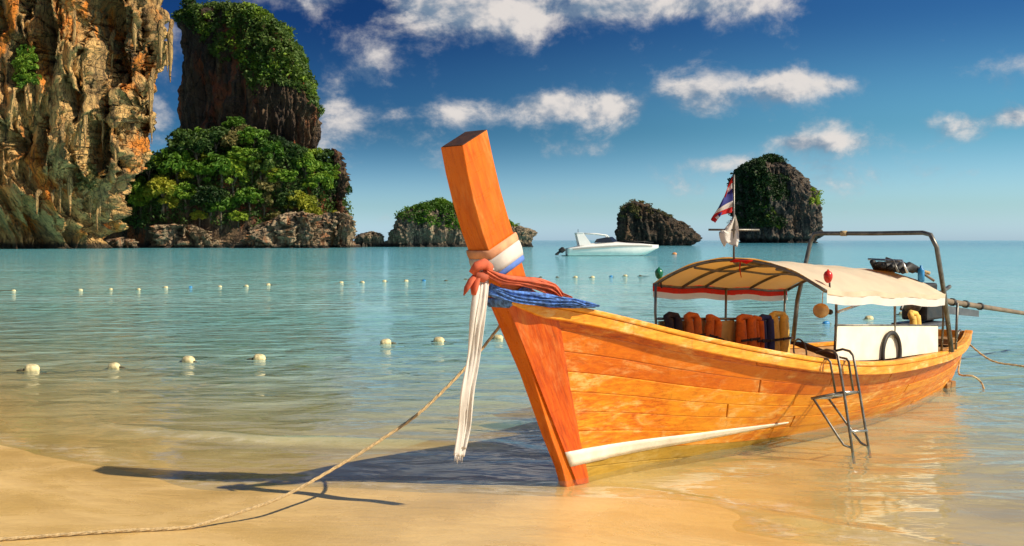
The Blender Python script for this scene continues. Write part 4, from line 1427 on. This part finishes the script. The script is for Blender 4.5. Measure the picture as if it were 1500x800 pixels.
def jk(px, py, mat, label, **k):
    q = at(px, py, -.80)
    return life_jacket(q[0], -.80, q[2], M[mat], label, **k)


jk(986, 470, 'strap', 'dark life jacket on the back board at the front canopy post', w=.30, h=.30)
jk(1015, 470, 'jorange', 'orange life jacket with dark collar beside the dark one', w=.30, h=.36)
jk(1046, 473, 'jorange', 'tilted orange life jacket before the middle canopy post', w=.30, h=.38, tilt=.25)
jk(1093, 472, 'jorange', 'broad orange life jacket just behind the middle canopy post', w=.42, h=.46)
jk(1110, 474, 'jorange', 'orange life jacket half hidden beside the navy one', w=.22, h=.46)
jk(1122, 472, 'jblue', 'navy blue life jacket between orange and yellow ones', w=.34, h=.50)
jk(1141, 467, 'jyellow', 'large yellow life jacket at the rear end of the row', w=.46, h=.56)

# wooden lumber and seat gear amidships
q = at(1180, 512, .1)
t = boat_thing('loose_boards', (q[0], .1, .45))
for i, (du, dv, dz, L, rz_, mm) in enumerate([(0, 0, .08, .8, .3, 'rail'), (.2, -.25, .12, 1.0, -.1, 'inside'), (-.1, .25, .16, .7, .5, 'rail'), (.5, -.1, .24, 1.1, .05, 'darkend')]):
    MB().box((du, -dv, dz), (L, .16, .03), Matrix.Rotation(rz_, 3, 'Z') @ Matrix.Rotation(.08 * i, 3, 'Y')).build('board', M[mm], t, bevel=.004)
tag(t, 'pile of loose timber boards inside the boat beside the ladder', 'boards')
q = at(1172, 503, .25)
o = MB().torus(.12, .009, (0, 0, 0), (1, 0, .2), (0, .3, 1), 30, 8).build('hose_loop', M['metal'], smooth=True)
place(o, (q[0], .25, q[2] - .08))
tag(o, 'thin grey hose loop standing over the timber boards in the boat', 'hose')

# tan float hanging under the canopy
q = at(1203, 455, .70)
t = boat_thing('hanging_float', (q[0], .70, q[2]))
MB().lathe([(.01, -.078), (.045, -.07), (.066, -.04), (.070, 0), (.064, .035), (.045, .06), (.02, .07)], 16, (0, 0, 0), 'x').build('float_body', M['tanfloat'], t, smooth=True)
MB().tube([(.02, 0, .06), (.03, 0, .16), (.02, -.05, .27)], .004, 5).build('cord', M['rope'], t)
MB().lathe([(.005, -.028), (.024, -.018), (.028, 0), (.024, .018), (.005, .028)], 12, (.14, -.02, -.02), 'x').build('small_bobbin', M['black'], t, smooth=True)
tag(t, 'tan pear-shaped float hanging by cords at the canopy post', 'float')

# gear bundle on the back of the canopy and blue bottle
q = at(1330, 404, -.25)
t = boat_thing('gear_bundle', (U1 - .16, .42, roof_pt(U1 - .16, .42)[2]))
r3 = random.Random(5)
for i in range(6):
    MB().tube([(-.26 + .05 * r3.random(), -.22 + .07 * i, .03 + .02 * i), (0, -.20 + .075 * i, .07 + .02 * r3.random()), (.24, -.22 + .075 * i, .03)], [.03, .05, .035], 8).build('dark_roll', M['black'], t, smooth=True)
MB().tube([(-.24, -.28, .02), (-.2, -.2, .15), (-.16, .2, .16)], .013, 8).build('pole', M['steel'], t, smooth=True)
MB().tube([(-.3, -.2, .03), (-.24, -.12, .15), (-.2, .1, .10)], .013, 8).build('pole', M['metal'], t, smooth=True)
MB().tube([(.20, -.4, -.08), (.16, -.2, .06), (.12, .12, .17)], .014, 8).build('pole', M['bark'], t, smooth=True)
MB().tube([(.28, -.32, .0), (.22, .1, .12)], .02, 8).build('pole', M['rope'], t, smooth=True)
tag(t, 'dark bundle of gear and poles lashed on the back of the canopy', 'gear')
q = at(1353, 408, .1)
o = MB().lathe([(.01, -.09), (.035, -.085), (.037, .04), (.03, .06), (.014, .072), (.014, .095), (.004, .098)], 14).build('plastic_bottle', M['bluefloat'], smooth=True)
place(o, (U1 - .03, .70, roof_pt(U1 - .03, .70)[2] + .09))
tag(o, 'blue plastic bottle standing beside the gear on the canopy', 'bottle')
t = life_jacket(at(1340, 470, .45)[0], .45, at(1340, 466, .45)[2], M['jyellow'], 'faded yellow life jacket hung by the engine at the stern', w=.24, h=.34)

# ladder hooked over the gunwale
b0, b1 = at(1253, 677, 1.12), at(1277, 671, 1.12)
ul = (b0[0] + b1[0]) / 2
hw = .135
lu = at(1236, 575, 1.08)[0]


def lpt(px, py, v):
    return Vector(at(px, py, v))


lad = boat_thing('boarding_ladder', (ul, 1.0, .0))
an2 = (ul, 1.0, 0.0)
T2 = lambda pts: tb([tuple(p) for p in pts], an2)
for (hx, top2, mid2, bot2) in [((1196, 517, .70), (1227, 521, .98), (1236, 574, 1.04), (1253, 690, 1.16)), ((1220, 515, .70), (1250, 521, .98), (1259, 574, 1.04), (1277, 684, 1.16))]:
    a, b_, c, d = lpt(*hx), lpt(*top2), lpt(*mid2), lpt(*bot2)
    corner = a.lerp(b_, .82) + Vector((0, 0, .035))
    MB().tube(T2([a, a.lerp(corner, .6) + Vector((0, 0, .02)), corner, b_, b_.lerp(c, .5), c, c.lerp(d, .5), d]), .0125, 8).build('rail', M['metal'], lad, smooth=True)
for (hx, top2, bot2) in [((1190, 524, .72), (1216, 530, .94), (1224, 576, .95)), ((1224, 522, .72), (1243, 530, .94), (1250, 574, .95))]:
    a, b_, d = lpt(*hx), lpt(*top2), lpt(*bot2)
    corner = a.lerp(b_, .85) + Vector((0, 0, .02))
    MB().tube(T2([a, corner, b_, d]), .011, 8).build('hook', M['metal'], lad, smooth=True)
sa, sb = lpt(1188, 584, .80), lpt(1238, 574, 1.04)
sc_, sd_ = lpt(1212, 584, .80), lpt(1259, 574, 1.04)
for (a, b_) in ((sa, sb), (sc_, sd_)):
    MB().tube(T2([a, b_]), .012, 8).build('step_bar', M['metal'], lad, smooth=True)
for f in (.12, .5, .95):
    MB().tube(T2([sa.lerp(sb, f), sc_.lerp(sd_, f)]), .013, 8).build('tread', M['steel'], lad, smooth=True)
for (a, e, m_) in ((sa, lpt(1247, 656, 1.12), lpt(1236, 652, 1.06)), (sc_, lpt(1272, 655, 1.12), lpt(1261, 649, 1.06))):
    MB().tube(T2([a.lerp(sb, .06), a.lerp(m_, .85), m_, e]), .011, 8).build('brace', M['metal'], lad, smooth=True)
MB().tube(T2([lpt(1246, 632, 1.105), lpt(1270, 631, 1.105)]), .013, 8).build('tread', M['steel'], lad, smooth=True)
tag(lad, 'grey tubular steel boarding ladder hooked over the gunwale into the water', 'ladder')


# cloths tied round the prow
def wrap(k0, k1, off, mat, name, n=5, parent=None):
    P, Q = [], []
    for i in range(n):
        k = k0 + (k1 - k0) * i / (n - 1)
        bulge = .004 * math.sin(math.pi * i / (n - 1))
        a = stem_ring(k, off + bulge)
        b_ = stem_ring(k, off - .004)
        P.append(a + a[:1])
        Q.append(b_ + b_[:1])
    return MB().slab(P, Q)


fab = (-.85, 0, 1.75)


def cloth(name, mb, mat, anchor, label, cat='cloth'):
    o = mb.build(name, mat, None, smooth=True)
    for v_ in o.data.vertices:
        v_.co.x -= anchor[0]
        v_.co.y += anchor[1]
        v_.co.z -= anchor[2]
    place(o, anchor)
    tag(o, label, cat)
    return o


def strip(path, widths, thick, wdir, n=9, fold=.25, ph=0.0):
    """folded ribbon of cloth along a path in boat coordinates; wdir = direction of its width"""
    P, Q = [], []
    m = len(path)
    pts = []
    for i in range((m - 1) * 6 + 1):
        k = i / 6
        a = min(int(k), m - 2)
        f = k - a
        p0, p1, p2, p3 = (Vector(path[max(a - 1, 0)]), Vector(path[a]), Vector(path[a + 1]), Vector(path[min(a + 2, m - 1)]))
        q = 0.5 * ((2 * p1) + (p2 - p0) * f + (2 * p0 - 5 * p1 + 4 * p2 - p3) * f * f + (3 * p1 - p0 - 3 * p2 + p3) * f ** 3)
        w = widths[a] + (widths[a + 1] - widths[a]) * f
        pts.append((q, w))
    for i, (q, w) in enumerate(pts):
        t = (pts[min(i + 1, len(pts) - 1)][0] - pts[max(i - 1, 0)][0]).normalized()
        wd = Vector(wdir)
        wd = (wd - t * wd.dot(t)).normalized()
        nr = t.cross(wd).normalized()
        row, row2 = [], []
        for j in range(n):
            x = j / (n - 1) - .5
            z = fold * w * (math.sin(j * 13.0 / n + i * .16 + ph) + .5 * math.sin(j * 29.0 / n - i * .31)) * .5
            row.append(bl(q + wd * (w * x) + nr * (z + thick)))
            row2.append(bl(q + wd * (w * x) + nr * (z - thick)))
        P.append(row)
        Q.append(row2)
    return MB().slab(P, Q)


cloth('peach_ribbon', wrap(7.15, 7.45, .012, None, ''), M['peach'], fab, 'peach ribbon wound round the prow post above the white one', 'ribbon')
mb = wrap(6.72, 7.17, .016, None, '')
wh = MB()
wh.v, wh.f = mb.v, mb.f
k0 = Vector(at(706, 400, .12))
tail = [Vector(at(716, 392, .16)), k0, Vector(at(704, 425, .17)), Vector(at(698, 470, .17)), Vector(at(692, 520, .13)), Vector(at(683, 575, .13)), Vector(at(679, 625, .09)), Vector(at(672.5, 668, .09))]
ms2 = strip([q + Vector((.02, .015, .0)) for q in tail[:-1]] + [tail[-1] + Vector((.03, .01, .05))], [.06, .06, .06, .07, .06, .06, .06, .05], .003, (1, .5, 0), 11, .28, 2.0)
b_ = len(wh.v)
wh.v += ms2.v
wh.f += [tuple(i + b_ for i in f) for f in ms2.f]
for q_ in range(7):
    e_ = tail[-1] + Vector(((q_ - 3) * .012, 0, .02))
    wh.tube([bl(e_), bl(e_ + Vector((.004 * (q_ % 3 - 1), 0, -.025))), bl(e_ + Vector((.008 * (q_ % 2 - .5), 0, -.05 - .012 * (q_ % 3))))], [.005, .004, .0015], 5)
ms = strip(tail, [.10, .08, .105, .11, .10, .115, .10, .085], .006, (1, .05, 0), 13, .2)
b_ = len(wh.v)
wh.v += ms.v
wh.f += [tuple(i + b_ for i in f) for f in ms.f]
cloth('white_scarf', wh, M['whitecloth'], fab, 'long white sash wound round the prow post, its tail hanging nearly to the water', 'sash')
cloth('blue_ribbon', wrap(6.56, 6.74, .013, None, ''), M['ribbonblue'], fab, 'narrow blue ribbon wound round the prow post under the white one', 'ribbon')
# coral red scarf: knot and tail along the gunwale
red = strip([at(712, 398, .20), at(735, 409, .20), at(765, 413, .18), at(790, 417, .17), at(808, 424, .17), at(824, 433, .18)], [.05, .075, .07, .09, .10, .02], .007, (0, .3, 1), 9, .38, .6)
rk = MB()
rk.v, rk.f = list(red.v), list(red.f)
for (dz, dv, ph_, w_) in ((.028, -.012, 2.2, .6), (-.022, .014, 4.0, .7)):
    r2_ = strip([at(712, 398, .20 + dv), at(735, 408 - dz * 60, .20 + dv), at(765, 412 - dz * 90, .18 + dv), at(792, 417 - dz * 60, .18 + dv), at(812, 425 + dz * 60, .18 + dv), at(830 + dz * 300, 436, .2)],
                [.04, .06 * w_, .06 * w_, .08 * w_, .07 * w_, .012], .003, (0, .5, 1), 11, .5, ph_)
    b_ = len(rk.v)
    rk.v += r2_.v
    rk.f += [tuple(i + b_ for i in f) for f in r2_.f]
c0 = Vector(at(705, 396, .17))
rk.tube([bl(c0 + Vector(d)) for d in ((-.07, -.02, -.02), (-.05, .01, .03), (0, .03, .045), (.05, .02, .02), (.06, .0, -.03), (0, .02, -.05), (-.06, 0, -.03))], [.028, .036, .04, .038, .034, .036, .025], 9)
rk.tube([bl(c0 + Vector(d)) for d in ((-.02, .0, -.02), (-.05, .0, -.07), (-.07, .0, -.13), (-.075, .0, -.17))], [.03, .034, .034, .02], 8, flat=.6)
rk.tube([bl(c0 + Vector(d)) for d in ((-.03, -.01, -.02), (-.09, -.01, -.07), (-.13, -.01, -.12), (-.15, -.02, -.17))], [.026, .03, .028, .006], 8, flat=.5)
cloth('coral_scarf', rk, M['coral'], fab, 'coral red scarf knotted on the prow with its tail along the gunwale', 'scarf')
bls = strip([at(716, 424, .13), at(727, 428, .155), at(745, 433, .165), at(775, 438, .20), at(805, 441, .25), at(840, 444, .31), at(872, 448, .36)], [.09, .085, .07, .075, .085, .075, .03], .009, (0, .25, 1), 9, .3, 1.4)
for (dz, dv, ph_) in ((.02, .006, .3), (-.02, .012, 3.1)):
    r2_ = strip([at(716, 422, .14), at(745, 432 - dz * 150, .175 + dv), at(775, 437 - dz * 200, .21 + dv), at(805, 440 - dz * 150, .26 + dv), at(838, 443, .32 + dv), at(868 + dz * 500, 448, .37)],
                [.06, .045, .05, .055, .04, .012], .004, (0, .4, 1), 11, .5, ph_)
    b_ = len(bls.v)
    bls.v += r2_.v
    bls.f += [tuple(i + b_ for i in f) for f in r2_.f]
wb = wrap(5.55, 5.95, .016, None, '')
b_ = len(bls.v)
bls.v += wb.v
bls.f += [tuple(i + b_ for i in f) for f in wb.f]
cloth('blue_scarf', bls, M['bluecloth'], fab, 'woolly blue scarf tied under the red one and laid along the gunwale', 'scarf')


# flag: five stripes, hanging in folds from the staff
def flag_mat():
    m, b = mat_new('striped_flag')
    f = b.n('ShaderNodeAttribute', attribute_name='hoist').outputs['Fac']
    c = b.ramp(f, [(0.0, (0.66, 0.02, 0.02)), (1 / 6, (0.80, 0.76, 0.74)), (2 / 6, (0.04, 0.05, 0.26)), (4 / 6, (0.80, 0.76, 0.74)), (5 / 6, (0.66, 0.02, 0.02))], 'CONSTANT')
    p = principled(b, c, 0.8)
    tl = b.n('ShaderNodeBsdfTranslucent', {'Color': c})
    ms_ = b.n('ShaderNodeMixShader', {0: 0.35})
    b.t.links.new(p, ms_.inputs[1])
    b.t.links.new(tl.outputs[0], ms_.inputs[2])
    finish(b, ms_.outputs[0])
    return m


nh, nf = 37, 29
V, H = [], []
xr = Vector((xd.x, xd.y, 0))                      # picture-right, level, in boat axes
yr = Vector((-xd.y, xd.x, 0))
for i in range(nh):
    hh = i / (nh - 1)
    for j in range(nf):
        ff = j / (nf - 1)
        # hoist runs down the staff, the fly end drops and folds back on itself
        a = R(18 + 60 * hh) if False else R(58 - 10 * hh)
        out = .20 * math.sin(min(ff * 2.2, 1.9)) * (.35 + .65 * hh) * (1 - .25 * max(0, ff - .7))
        drop = .30 * ff * (.75 + .25 * (1 - hh))
        z = -.345 * hh - drop * (1.0 - .55 * hh)
        wv = .035 * math.sin(ff * 9 + hh * 2.0) * (0.3 + ff) + .02 * math.sin(hh * 8)
        q = -xr * (out + .012) + yr * wv + Vector((0, 0, z))
        V.append(q)
        H.append(hh)
fz = at(1075, 259, 0)[2]
F = [(i * nf + j, (i + 1) * nf + j, (i + 1) * nf + j + 1, i * nf + j + 1) for i in range(nh - 1) for j in range(nf - 1)]
o = np_mesh('striped_flag', np.array([tuple(q) for q in V]), np.array(F), flag_mat(), None, True, {'hoist': np.array(H)})
sm_ = o.modifiers.new('thickness', 'SOLIDIFY')
sm_.thickness = .003
place(o, (fs[0], 0, fz))
tag(o, 'red, white and blue striped flag drooping from the canopy staff', 'flag')
P = []
for i in range(12):
    k = i / 11
    wl, wr = (.02 + .13 * math.sin(k * 2.2)) * (1 - .55 * max(0, k - .55)), (.012 + .03 * math.sin(k * 2.6))
    P.append([tuple(-xr * (wl + (-wl - wr) * j / 6) + yr * (-.015 + .02 * math.sin(j * 1.5 + k * 3)) + Vector((0, 0, -.27 * k - .05 * (1 if j in (0,) else 0) * k + .05 * (j / 6 - .6) * (-1 if k > .5 else 1)))) for j in range(7)])
Q = [[(a, b_ + .002, c) for (a, b_, c) in r] for r in P]
o = MB().slab(P, Q).build('white_pennant', M['whitecloth'], None, smooth=True)
place(o, (fs[0], 0, at(1075, 318, 0)[2]))
tag(o, 'plain white cloth pennant tied under the striped flag', 'pennant')


# ropes
def ground_at(x, y):
    return float(ground_z(np.array([x]), np.array([y]))[0])


def w_pt(px, py, Y):
    return Vector(((px - 750) / FOC * Y, Y, EYE - (py - 352) / FOC * Y))


def spline(pts, n=10):
    out = []
    m = len(pts)
    for a in range(m - 1):
        p0, p1, p2, p3 = pts[max(a - 1, 0)], pts[a], pts[a + 1], pts[min(a + 2, m - 1)]
        for i in range(n):
            f = i / n
            out.append(0.5 * ((2 * p1) + (p2 - p0) * f + (2 * p0 - 5 * p1 + 4 * p2 - p3) * f * f + (3 * p1 - p0 - 3 * p2 + p3) * f ** 3))
    out.append(pts[-1])
    return out


rp = spline([w_pt(738, 470, 7.68), w_pt(690, 530, 7.55), w_pt(620, 600, 7.35), w_pt(560, 643, 7.2), w_pt(500, 680, 7.05), w_pt(415, 727, 6.8), w_pt(330, 757, 6.6), w_pt(262, 776, 6.45), w_pt(120, 806, 6.25), w_pt(-60, 840, 6.0), Vector((-4.6, 5.2, .2)), Vector((-6.2, 4.6, .3))], 14)
rp = [Vector((q.x, q.y, max(q.z, ground_at(q.x, q.y) + .014))) for q in rp]


def twisted(name, pts, r, mat, label):
    mb = MB()
    o0 = pts[0].copy()
    acc = 0.0
    for s_ in range(3):
        path = []
        L = 0.0
        for i, q in enumerate(pts):
            if i:
                L += (q - pts[i - 1]).length
            t_ = (pts[min(i + 1, len(pts) - 1)] - pts[max(i - 1, 0)]).normalized()
            x_ = t_.cross(Vector((0, 0, 1))).normalized()
            y_ = x_.cross(t_)
            a = L * 26 + s_ * 2.094
            path.append(q - o0 + x_ * math.cos(a) * r * .52 + y_ * math.sin(a) * r * .52)
        mb.tube(path, r * .62, 6)
    o = mb.build(name, mat, None, smooth=True)
    o.location = o0
    return tag(o, label, 'rope')


fine = []
for i in range(len(rp) - 1):
    for k in range(3):
        fine.append(rp[i].lerp(rp[i + 1], k / 3))
fine.append(rp[-1])
twisted('mooring_rope', fine, .0105, M['rope'], 'tan mooring rope stretched from the bow down to the sand')
e0 = bw(8.0, .15, .62)
sp = spline([e0, w_pt(1450, 527, 13.6), w_pt(1500, 537, 13.4), w_pt(1580, 552, 13.0), w_pt(1680, 575, 12.6)], 10)
twisted('stern_rope', sp, .013, M['rope'], 'pale stern rope leading out over the water from the boat')
sp = spline([bw(7.6, .3, .35), w_pt(1405, 548, 13.2), w_pt(1425, 551, 13.1), w_pt(1437, 560, 13.3), w_pt(1442, 572, 13.0)], 8)
twisted('trailing_line', sp, .012, M['rope'], 'short slack line trailing from the stern into the water')

# ------------------------------------------------------------------ floats and their lines
def make_float(mat, s, name='marker_float'):
    t = empty(name)
    MB().lathe([(.01, -.115), (.05, -.11), (.075, -.085), (.088, -.05), (.092, 0), (.088, .05), (.075, .085), (.05, .11), (.01, .115)], 16, (0, 0, 0), 'x').build('float_body', mat, t, smooth=True)
    for sx in (-1, 1):
        MB().tube([(sx * .10, 0, -.01), (sx * .17, .0, -.025), (sx * .23, .02, -.045)], [.018, .022, .012], 7).build('rope_knot', M['wetrope'], t, smooth=True)
    return t


protos = {'p': make_float(M['palefloat'], 1), 'b': make_float(M['bluefloat'], 1), 'd': make_float(M['darkfloat'], 1), 'o': make_float(M['orangefloat'], 1)}
fused = set()


def put_float(px, py, kind, width_px, label, group, i):
    Y = EYE * FOC / (py - 352)
    x = (px - 750) / FOC * Y
    t = protos[kind] if kind not in fused else copy_tree(protos[kind])
    fused.add(kind)
    s = width_px * .92 / FOC * Y / .23
    t.scale = (s, s, s)
    t.location = (x, Y, .02 * s)
    t.rotation_euler = (0, R(8) * math.sin(i * 2.1), R(20) * math.sin(i * 1.7))
    tag(t, label, 'float', group)
    return Vector((x, Y, .0))


near_line = [(-60, 546, 'p', 20), (47, 543, 'p', 22), (167, 539, 'p', 18), (276, 530, 'p', 20), (380, 527, 'p', 19), (565, 504, 'p', 17), (643, 501, 'p', 17), (730, 497, 'p', 15),
             (1210, 475, 'b', 11), (1273, 468, 'p', 13), (1322, 462, 'p', 12)]
near_labels = ['pale float of the near line beside the first one on the sand', 'pale float at the sandy shallow end of the near line', 'low yellowish float second from the sandy end of the near line',
               'pale float third from the sandy end of the near line', 'pale float fourth from the sandy end of the near line', 'pale float next but one to the mooring rope on near line',
               'pale float with dark knot just beside the hanging white sash', 'pale float between the mooring rope and the bow', 'round blue float seen between canopy posts of the boat',
               'pale float seen over the white side board of the boat', 'mossy pale float seen under the canopy beside the engine']
pts = [put_float(px, py, k, w, near_labels[i], 'floats of the near line', i) for i, (px, py, k, w) in enumerate(near_line)]
pts = [Vector((-12, 15.6, 0))] + pts


def float_line(name, pts, r, label):
    mb = MB()
    o0 = pts[0]
    path = []
    for i in range(len(pts) - 1):
        for k in range(12):
            f = k / 12
            q = pts[i].lerp(pts[i + 1], f)
            path.append(q - o0 + Vector((0, .05 * math.sin(f * 6.3 + i), -.03 + .05 * (abs(f - .5) * 2) ** 6 + .018 * math.sin(f * 17 + i * 2))))
    path.append(pts[-1] - o0)
    mb.tube(path, r, 6)
    o = mb.build(name, M['wetrope'], None, smooth=True)
    o.location = o0
    return tag(o, label, 'rope')


float_line('float_line', pts, .008, 'dark wet line joining the floats nearer the beach')
far_line = [(20, 427, 'p'), (118, 426, 'p'), (162, 425, 'p'), (203, 425, 'p'), (243, 422, 'p'), (279, 421.5, 'b'), (322, 421, 'p'), (361, 420, 'p'), (393, 418, 'p'), (500, 415, 'p'), (531, 414.5, 'p'),
            (563, 413, 'p'), (595, 412.5, 'p'), (621, 412, 'b'), (653, 412, 'd'), (682, 410, 'd'), (792, 407, 'd'), (816, 407, 'd'), (843, 407, 'p'), (868, 407, 'p'), (895, 406, 'b'), (916, 405, 'p'), (938, 405, 'd')]
names = {'p': 'pale float of the far line strung across the bay', 'b': 'blue float of the far line strung across the bay', 'd': 'dark weedy float of the far line strung across the bay'}
gr_ = {'p': 'pale floats of the far line', 'b': 'blue floats of the far line', 'd': 'dark floats of the far line'}
wpx = {'p': 6.4, 'b': 5.6, 'd': 4.8}
zn = lambda px: ' before the cliff and sea stack' if px < 450 else ' before the low rocky islet' if px < 700 else ' below the moored motor boat'
pts = [put_float(px, py, k, wpx[k], names[k].replace(' strung across the bay', '') + zn(px), gr_[k] + zn(px), i) for i, (px, py, k) in enumerate(far_line)]
float_line('float_line', [Vector((-45, 39, 0))] + pts + [Vector((15, 54.5, 0))], .016, 'thin dark line joining the floats farther out in the bay')
put_float(988, 373, 'o', 7, 'single orange float beyond the motor boat bow', None, 3)

# ------------------------------------------------------------------ moored motor boat
SY = 124.0
mbt = empty('motor_boat', (px2x(890, SY), SY, 0.0), R(4))
tag(mbt, 'white sports motor boat with sloping arch and black outboards moored offshore', 'boat')
xs = np.linspace(-5.0, 6.25, 40)


def mbeam(x):
    k = (x + 5) / 11.25
    return 1.45 * (1 - max(0, (k - .35) / .65) ** 2.4) ** 0.9 * (0.93 + .07 * min(1, k * 4)) + .02


def msheer(x):
    k = (x + 5) / 11.25
    return .85 + .48 * min(1, k / .55) ** .8 + .10 * max(0, k - .55) - .12 * max(0, k - .8) * 4 * (k > .8)


P = []
for x in xs:
    k = (x + 5) / 11.25
    bm, zs_ = mbeam(x), msheer(x)
    kz = -.35 + 1.35 * max(0, (k - .68) / .32) ** 1.7
    cz = .12 + .85 * max(0, (k - .6) / .4) ** 1.6
    cz = min(cz, zs_ - .12)
    kz = min(kz, zs_ - .15)
    sec = [(0, kz), (bm * .8, cz), (bm * .93, cz + (zs_ - cz) * .5), (bm, zs_)]
    row = [(x, -a, c) for (a, c) in sec[::-1]] + [(x, a, c) for (a, c) in sec[1:]]
    P.append(row)
mb = MB().grid(P)
mb.f.append(tuple(range(7)))
mb.build('hull', M['gel'], mbt, smooth=True)
# stripe
for sgn in (-1, 1):
    P = []
    for x in xs[2:-3]:
        bm, zs_ = mbeam(x), msheer(x)
        P.append([(x, sgn * (bm * 1.0 + .03), zs_ - .20), (x, sgn * (bm + .035), zs_ - .04)])
    Q = [[(a, b_ - sgn * .03, c) for (a, b_, c) in r] for r in P]
    MB().slab(P, Q).build('stripe', M['gelgrey'], mbt)
# deck with cabin hump
P = []
for x in xs:
    k = (x + 5) / 11.25
    bm, zs_ = mbeam(x), msheer(x)
    hump = .38 * math.exp(-((x - .2) / 2.0) ** 2) + .30 * math.exp(-((x + 2.6) / 1.5) ** 2) + .12 * math.exp(-((x - 3.4) / 1.8) ** 2)
    P.append([(x, bm * j / 5, zs_ + .05 + hump * (1 - abs(j / 5) ** 3)) for j in range(-5, 6)])
Q = [[(a, b_, c - .05 if abs(b_) > 0 else c - .05) for (a, b_, c) in r] for r in P]
MB().slab(P, Q).build('deck', M['gel'], mbt, smooth=True)
# windscreen
MB().slab([[(-1.5, -1.05, 1.60), (-1.2, -.9, 2.05)], [(.55, -.95, 1.68), (.1, -.8, 2.28)], [(1.3, 0, 1.72), (.6, 0, 2.32)], [(.55, .95, 1.68), (.1, .8, 2.28)], [(-1.5, 1.05, 1.60), (-1.2, .9, 2.05)]],
          [[(-1.5, -1.0, 1.60), (-1.2, -.86, 2.05)], [(.5, -.9, 1.68), (.05, -.76, 2.28)], [(1.24, 0, 1.72), (.55, 0, 2.32)], [(.5, .9, 1.68), (.05, .76, 2.28)], [(-1.5, 1.0, 1.60), (-1.2, .86, 2.05)]]).build('windscreen', M['glass'], mbt)
# slanted arch and roof bar
for sgn in (-1, 1):
    MB().slab([[(-3.55, sgn * 1.15, 1.25), (-2.0, sgn * 1.15, 1.25)], [(-3.9, sgn * 1.0, 2.75), (-3.1, sgn * 1.0, 2.78)]],
              [[(-3.55, sgn * 1.0, 1.25), (-2.0, sgn * 1.0, 1.25)], [(-3.9, sgn * .85, 2.75), (-3.1, sgn * .85, 2.78)]]).build('arch_leg', M['gel'], mbt)
    MB().tube([(-3.2, sgn * .9, 2.70), (-1.5, sgn * .9, 2.66), (-.2, sgn * .8, 2.48), (.05, sgn * .78, 2.25)], [.10, .09, .08, .06], 8).build('roof_bar', M['gel'], mbt, smooth=True)
MB().box((-3.5, 0, 2.75), (.8, 2.1, .10)).build('arch_top', M['gel'], mbt, bevel=.03)
MB().slab([[(-3.3, y, 2.76) for y in (-.85, 0, .85)], [(-.3, y * .9, 2.56) for y in (-.85, 0, .85)]], [[(-3.3, y, 2.70) for y in (-.85, 0, .85)], [(-.3, y * .9, 2.50) for y in (-.85, 0, .85)]]).build('sun_roof', M['gel'], mbt)
MB().tube([(-3.6, 0, 2.8), (-3.6, 0, 3.25)], .03, 6).build('mast', M['darkmetal'], mbt)
rail_p = [(1.6, -1.05, 1.95), (3.0, -.95, 1.92), (4.5, -.62, 1.85), (5.6, -.2, 1.72)]
for sgn in (-1, 1):
    MB().tube([(a, b_ * sgn, c - .12) for (a, b_, c) in rail_p], .025, 6).build('bow_rail', M['darkmetal'], mbt, smooth=True)
for dy in (-.5, .5):
    t = MB().box((-5.55, dy, .72), (.62, .42, .55), Matrix.Rotation(R(-38), 3, 'Y')).build('outboard_motor', M['black'], mbt, bevel=.12, seg=3)
    MB().box((-5.95, dy, .42), (.75, .16, .20), Matrix.Rotation(R(-38), 3, 'Y')).build('outboard_leg', M['black'], t, bevel=.04)
    MB().lathe([(.02, -.1), (.10, -.05), (.10, .15), (.03, .25)], 10, (-6.25, dy, .2), 'x').build('propeller', M['darkmetal'], t, smooth=True)
MB().box((-5.15, 0, .02), (.7, 1.9, .10)).build('swim_platform', M['black'], mbt, bevel=.03)
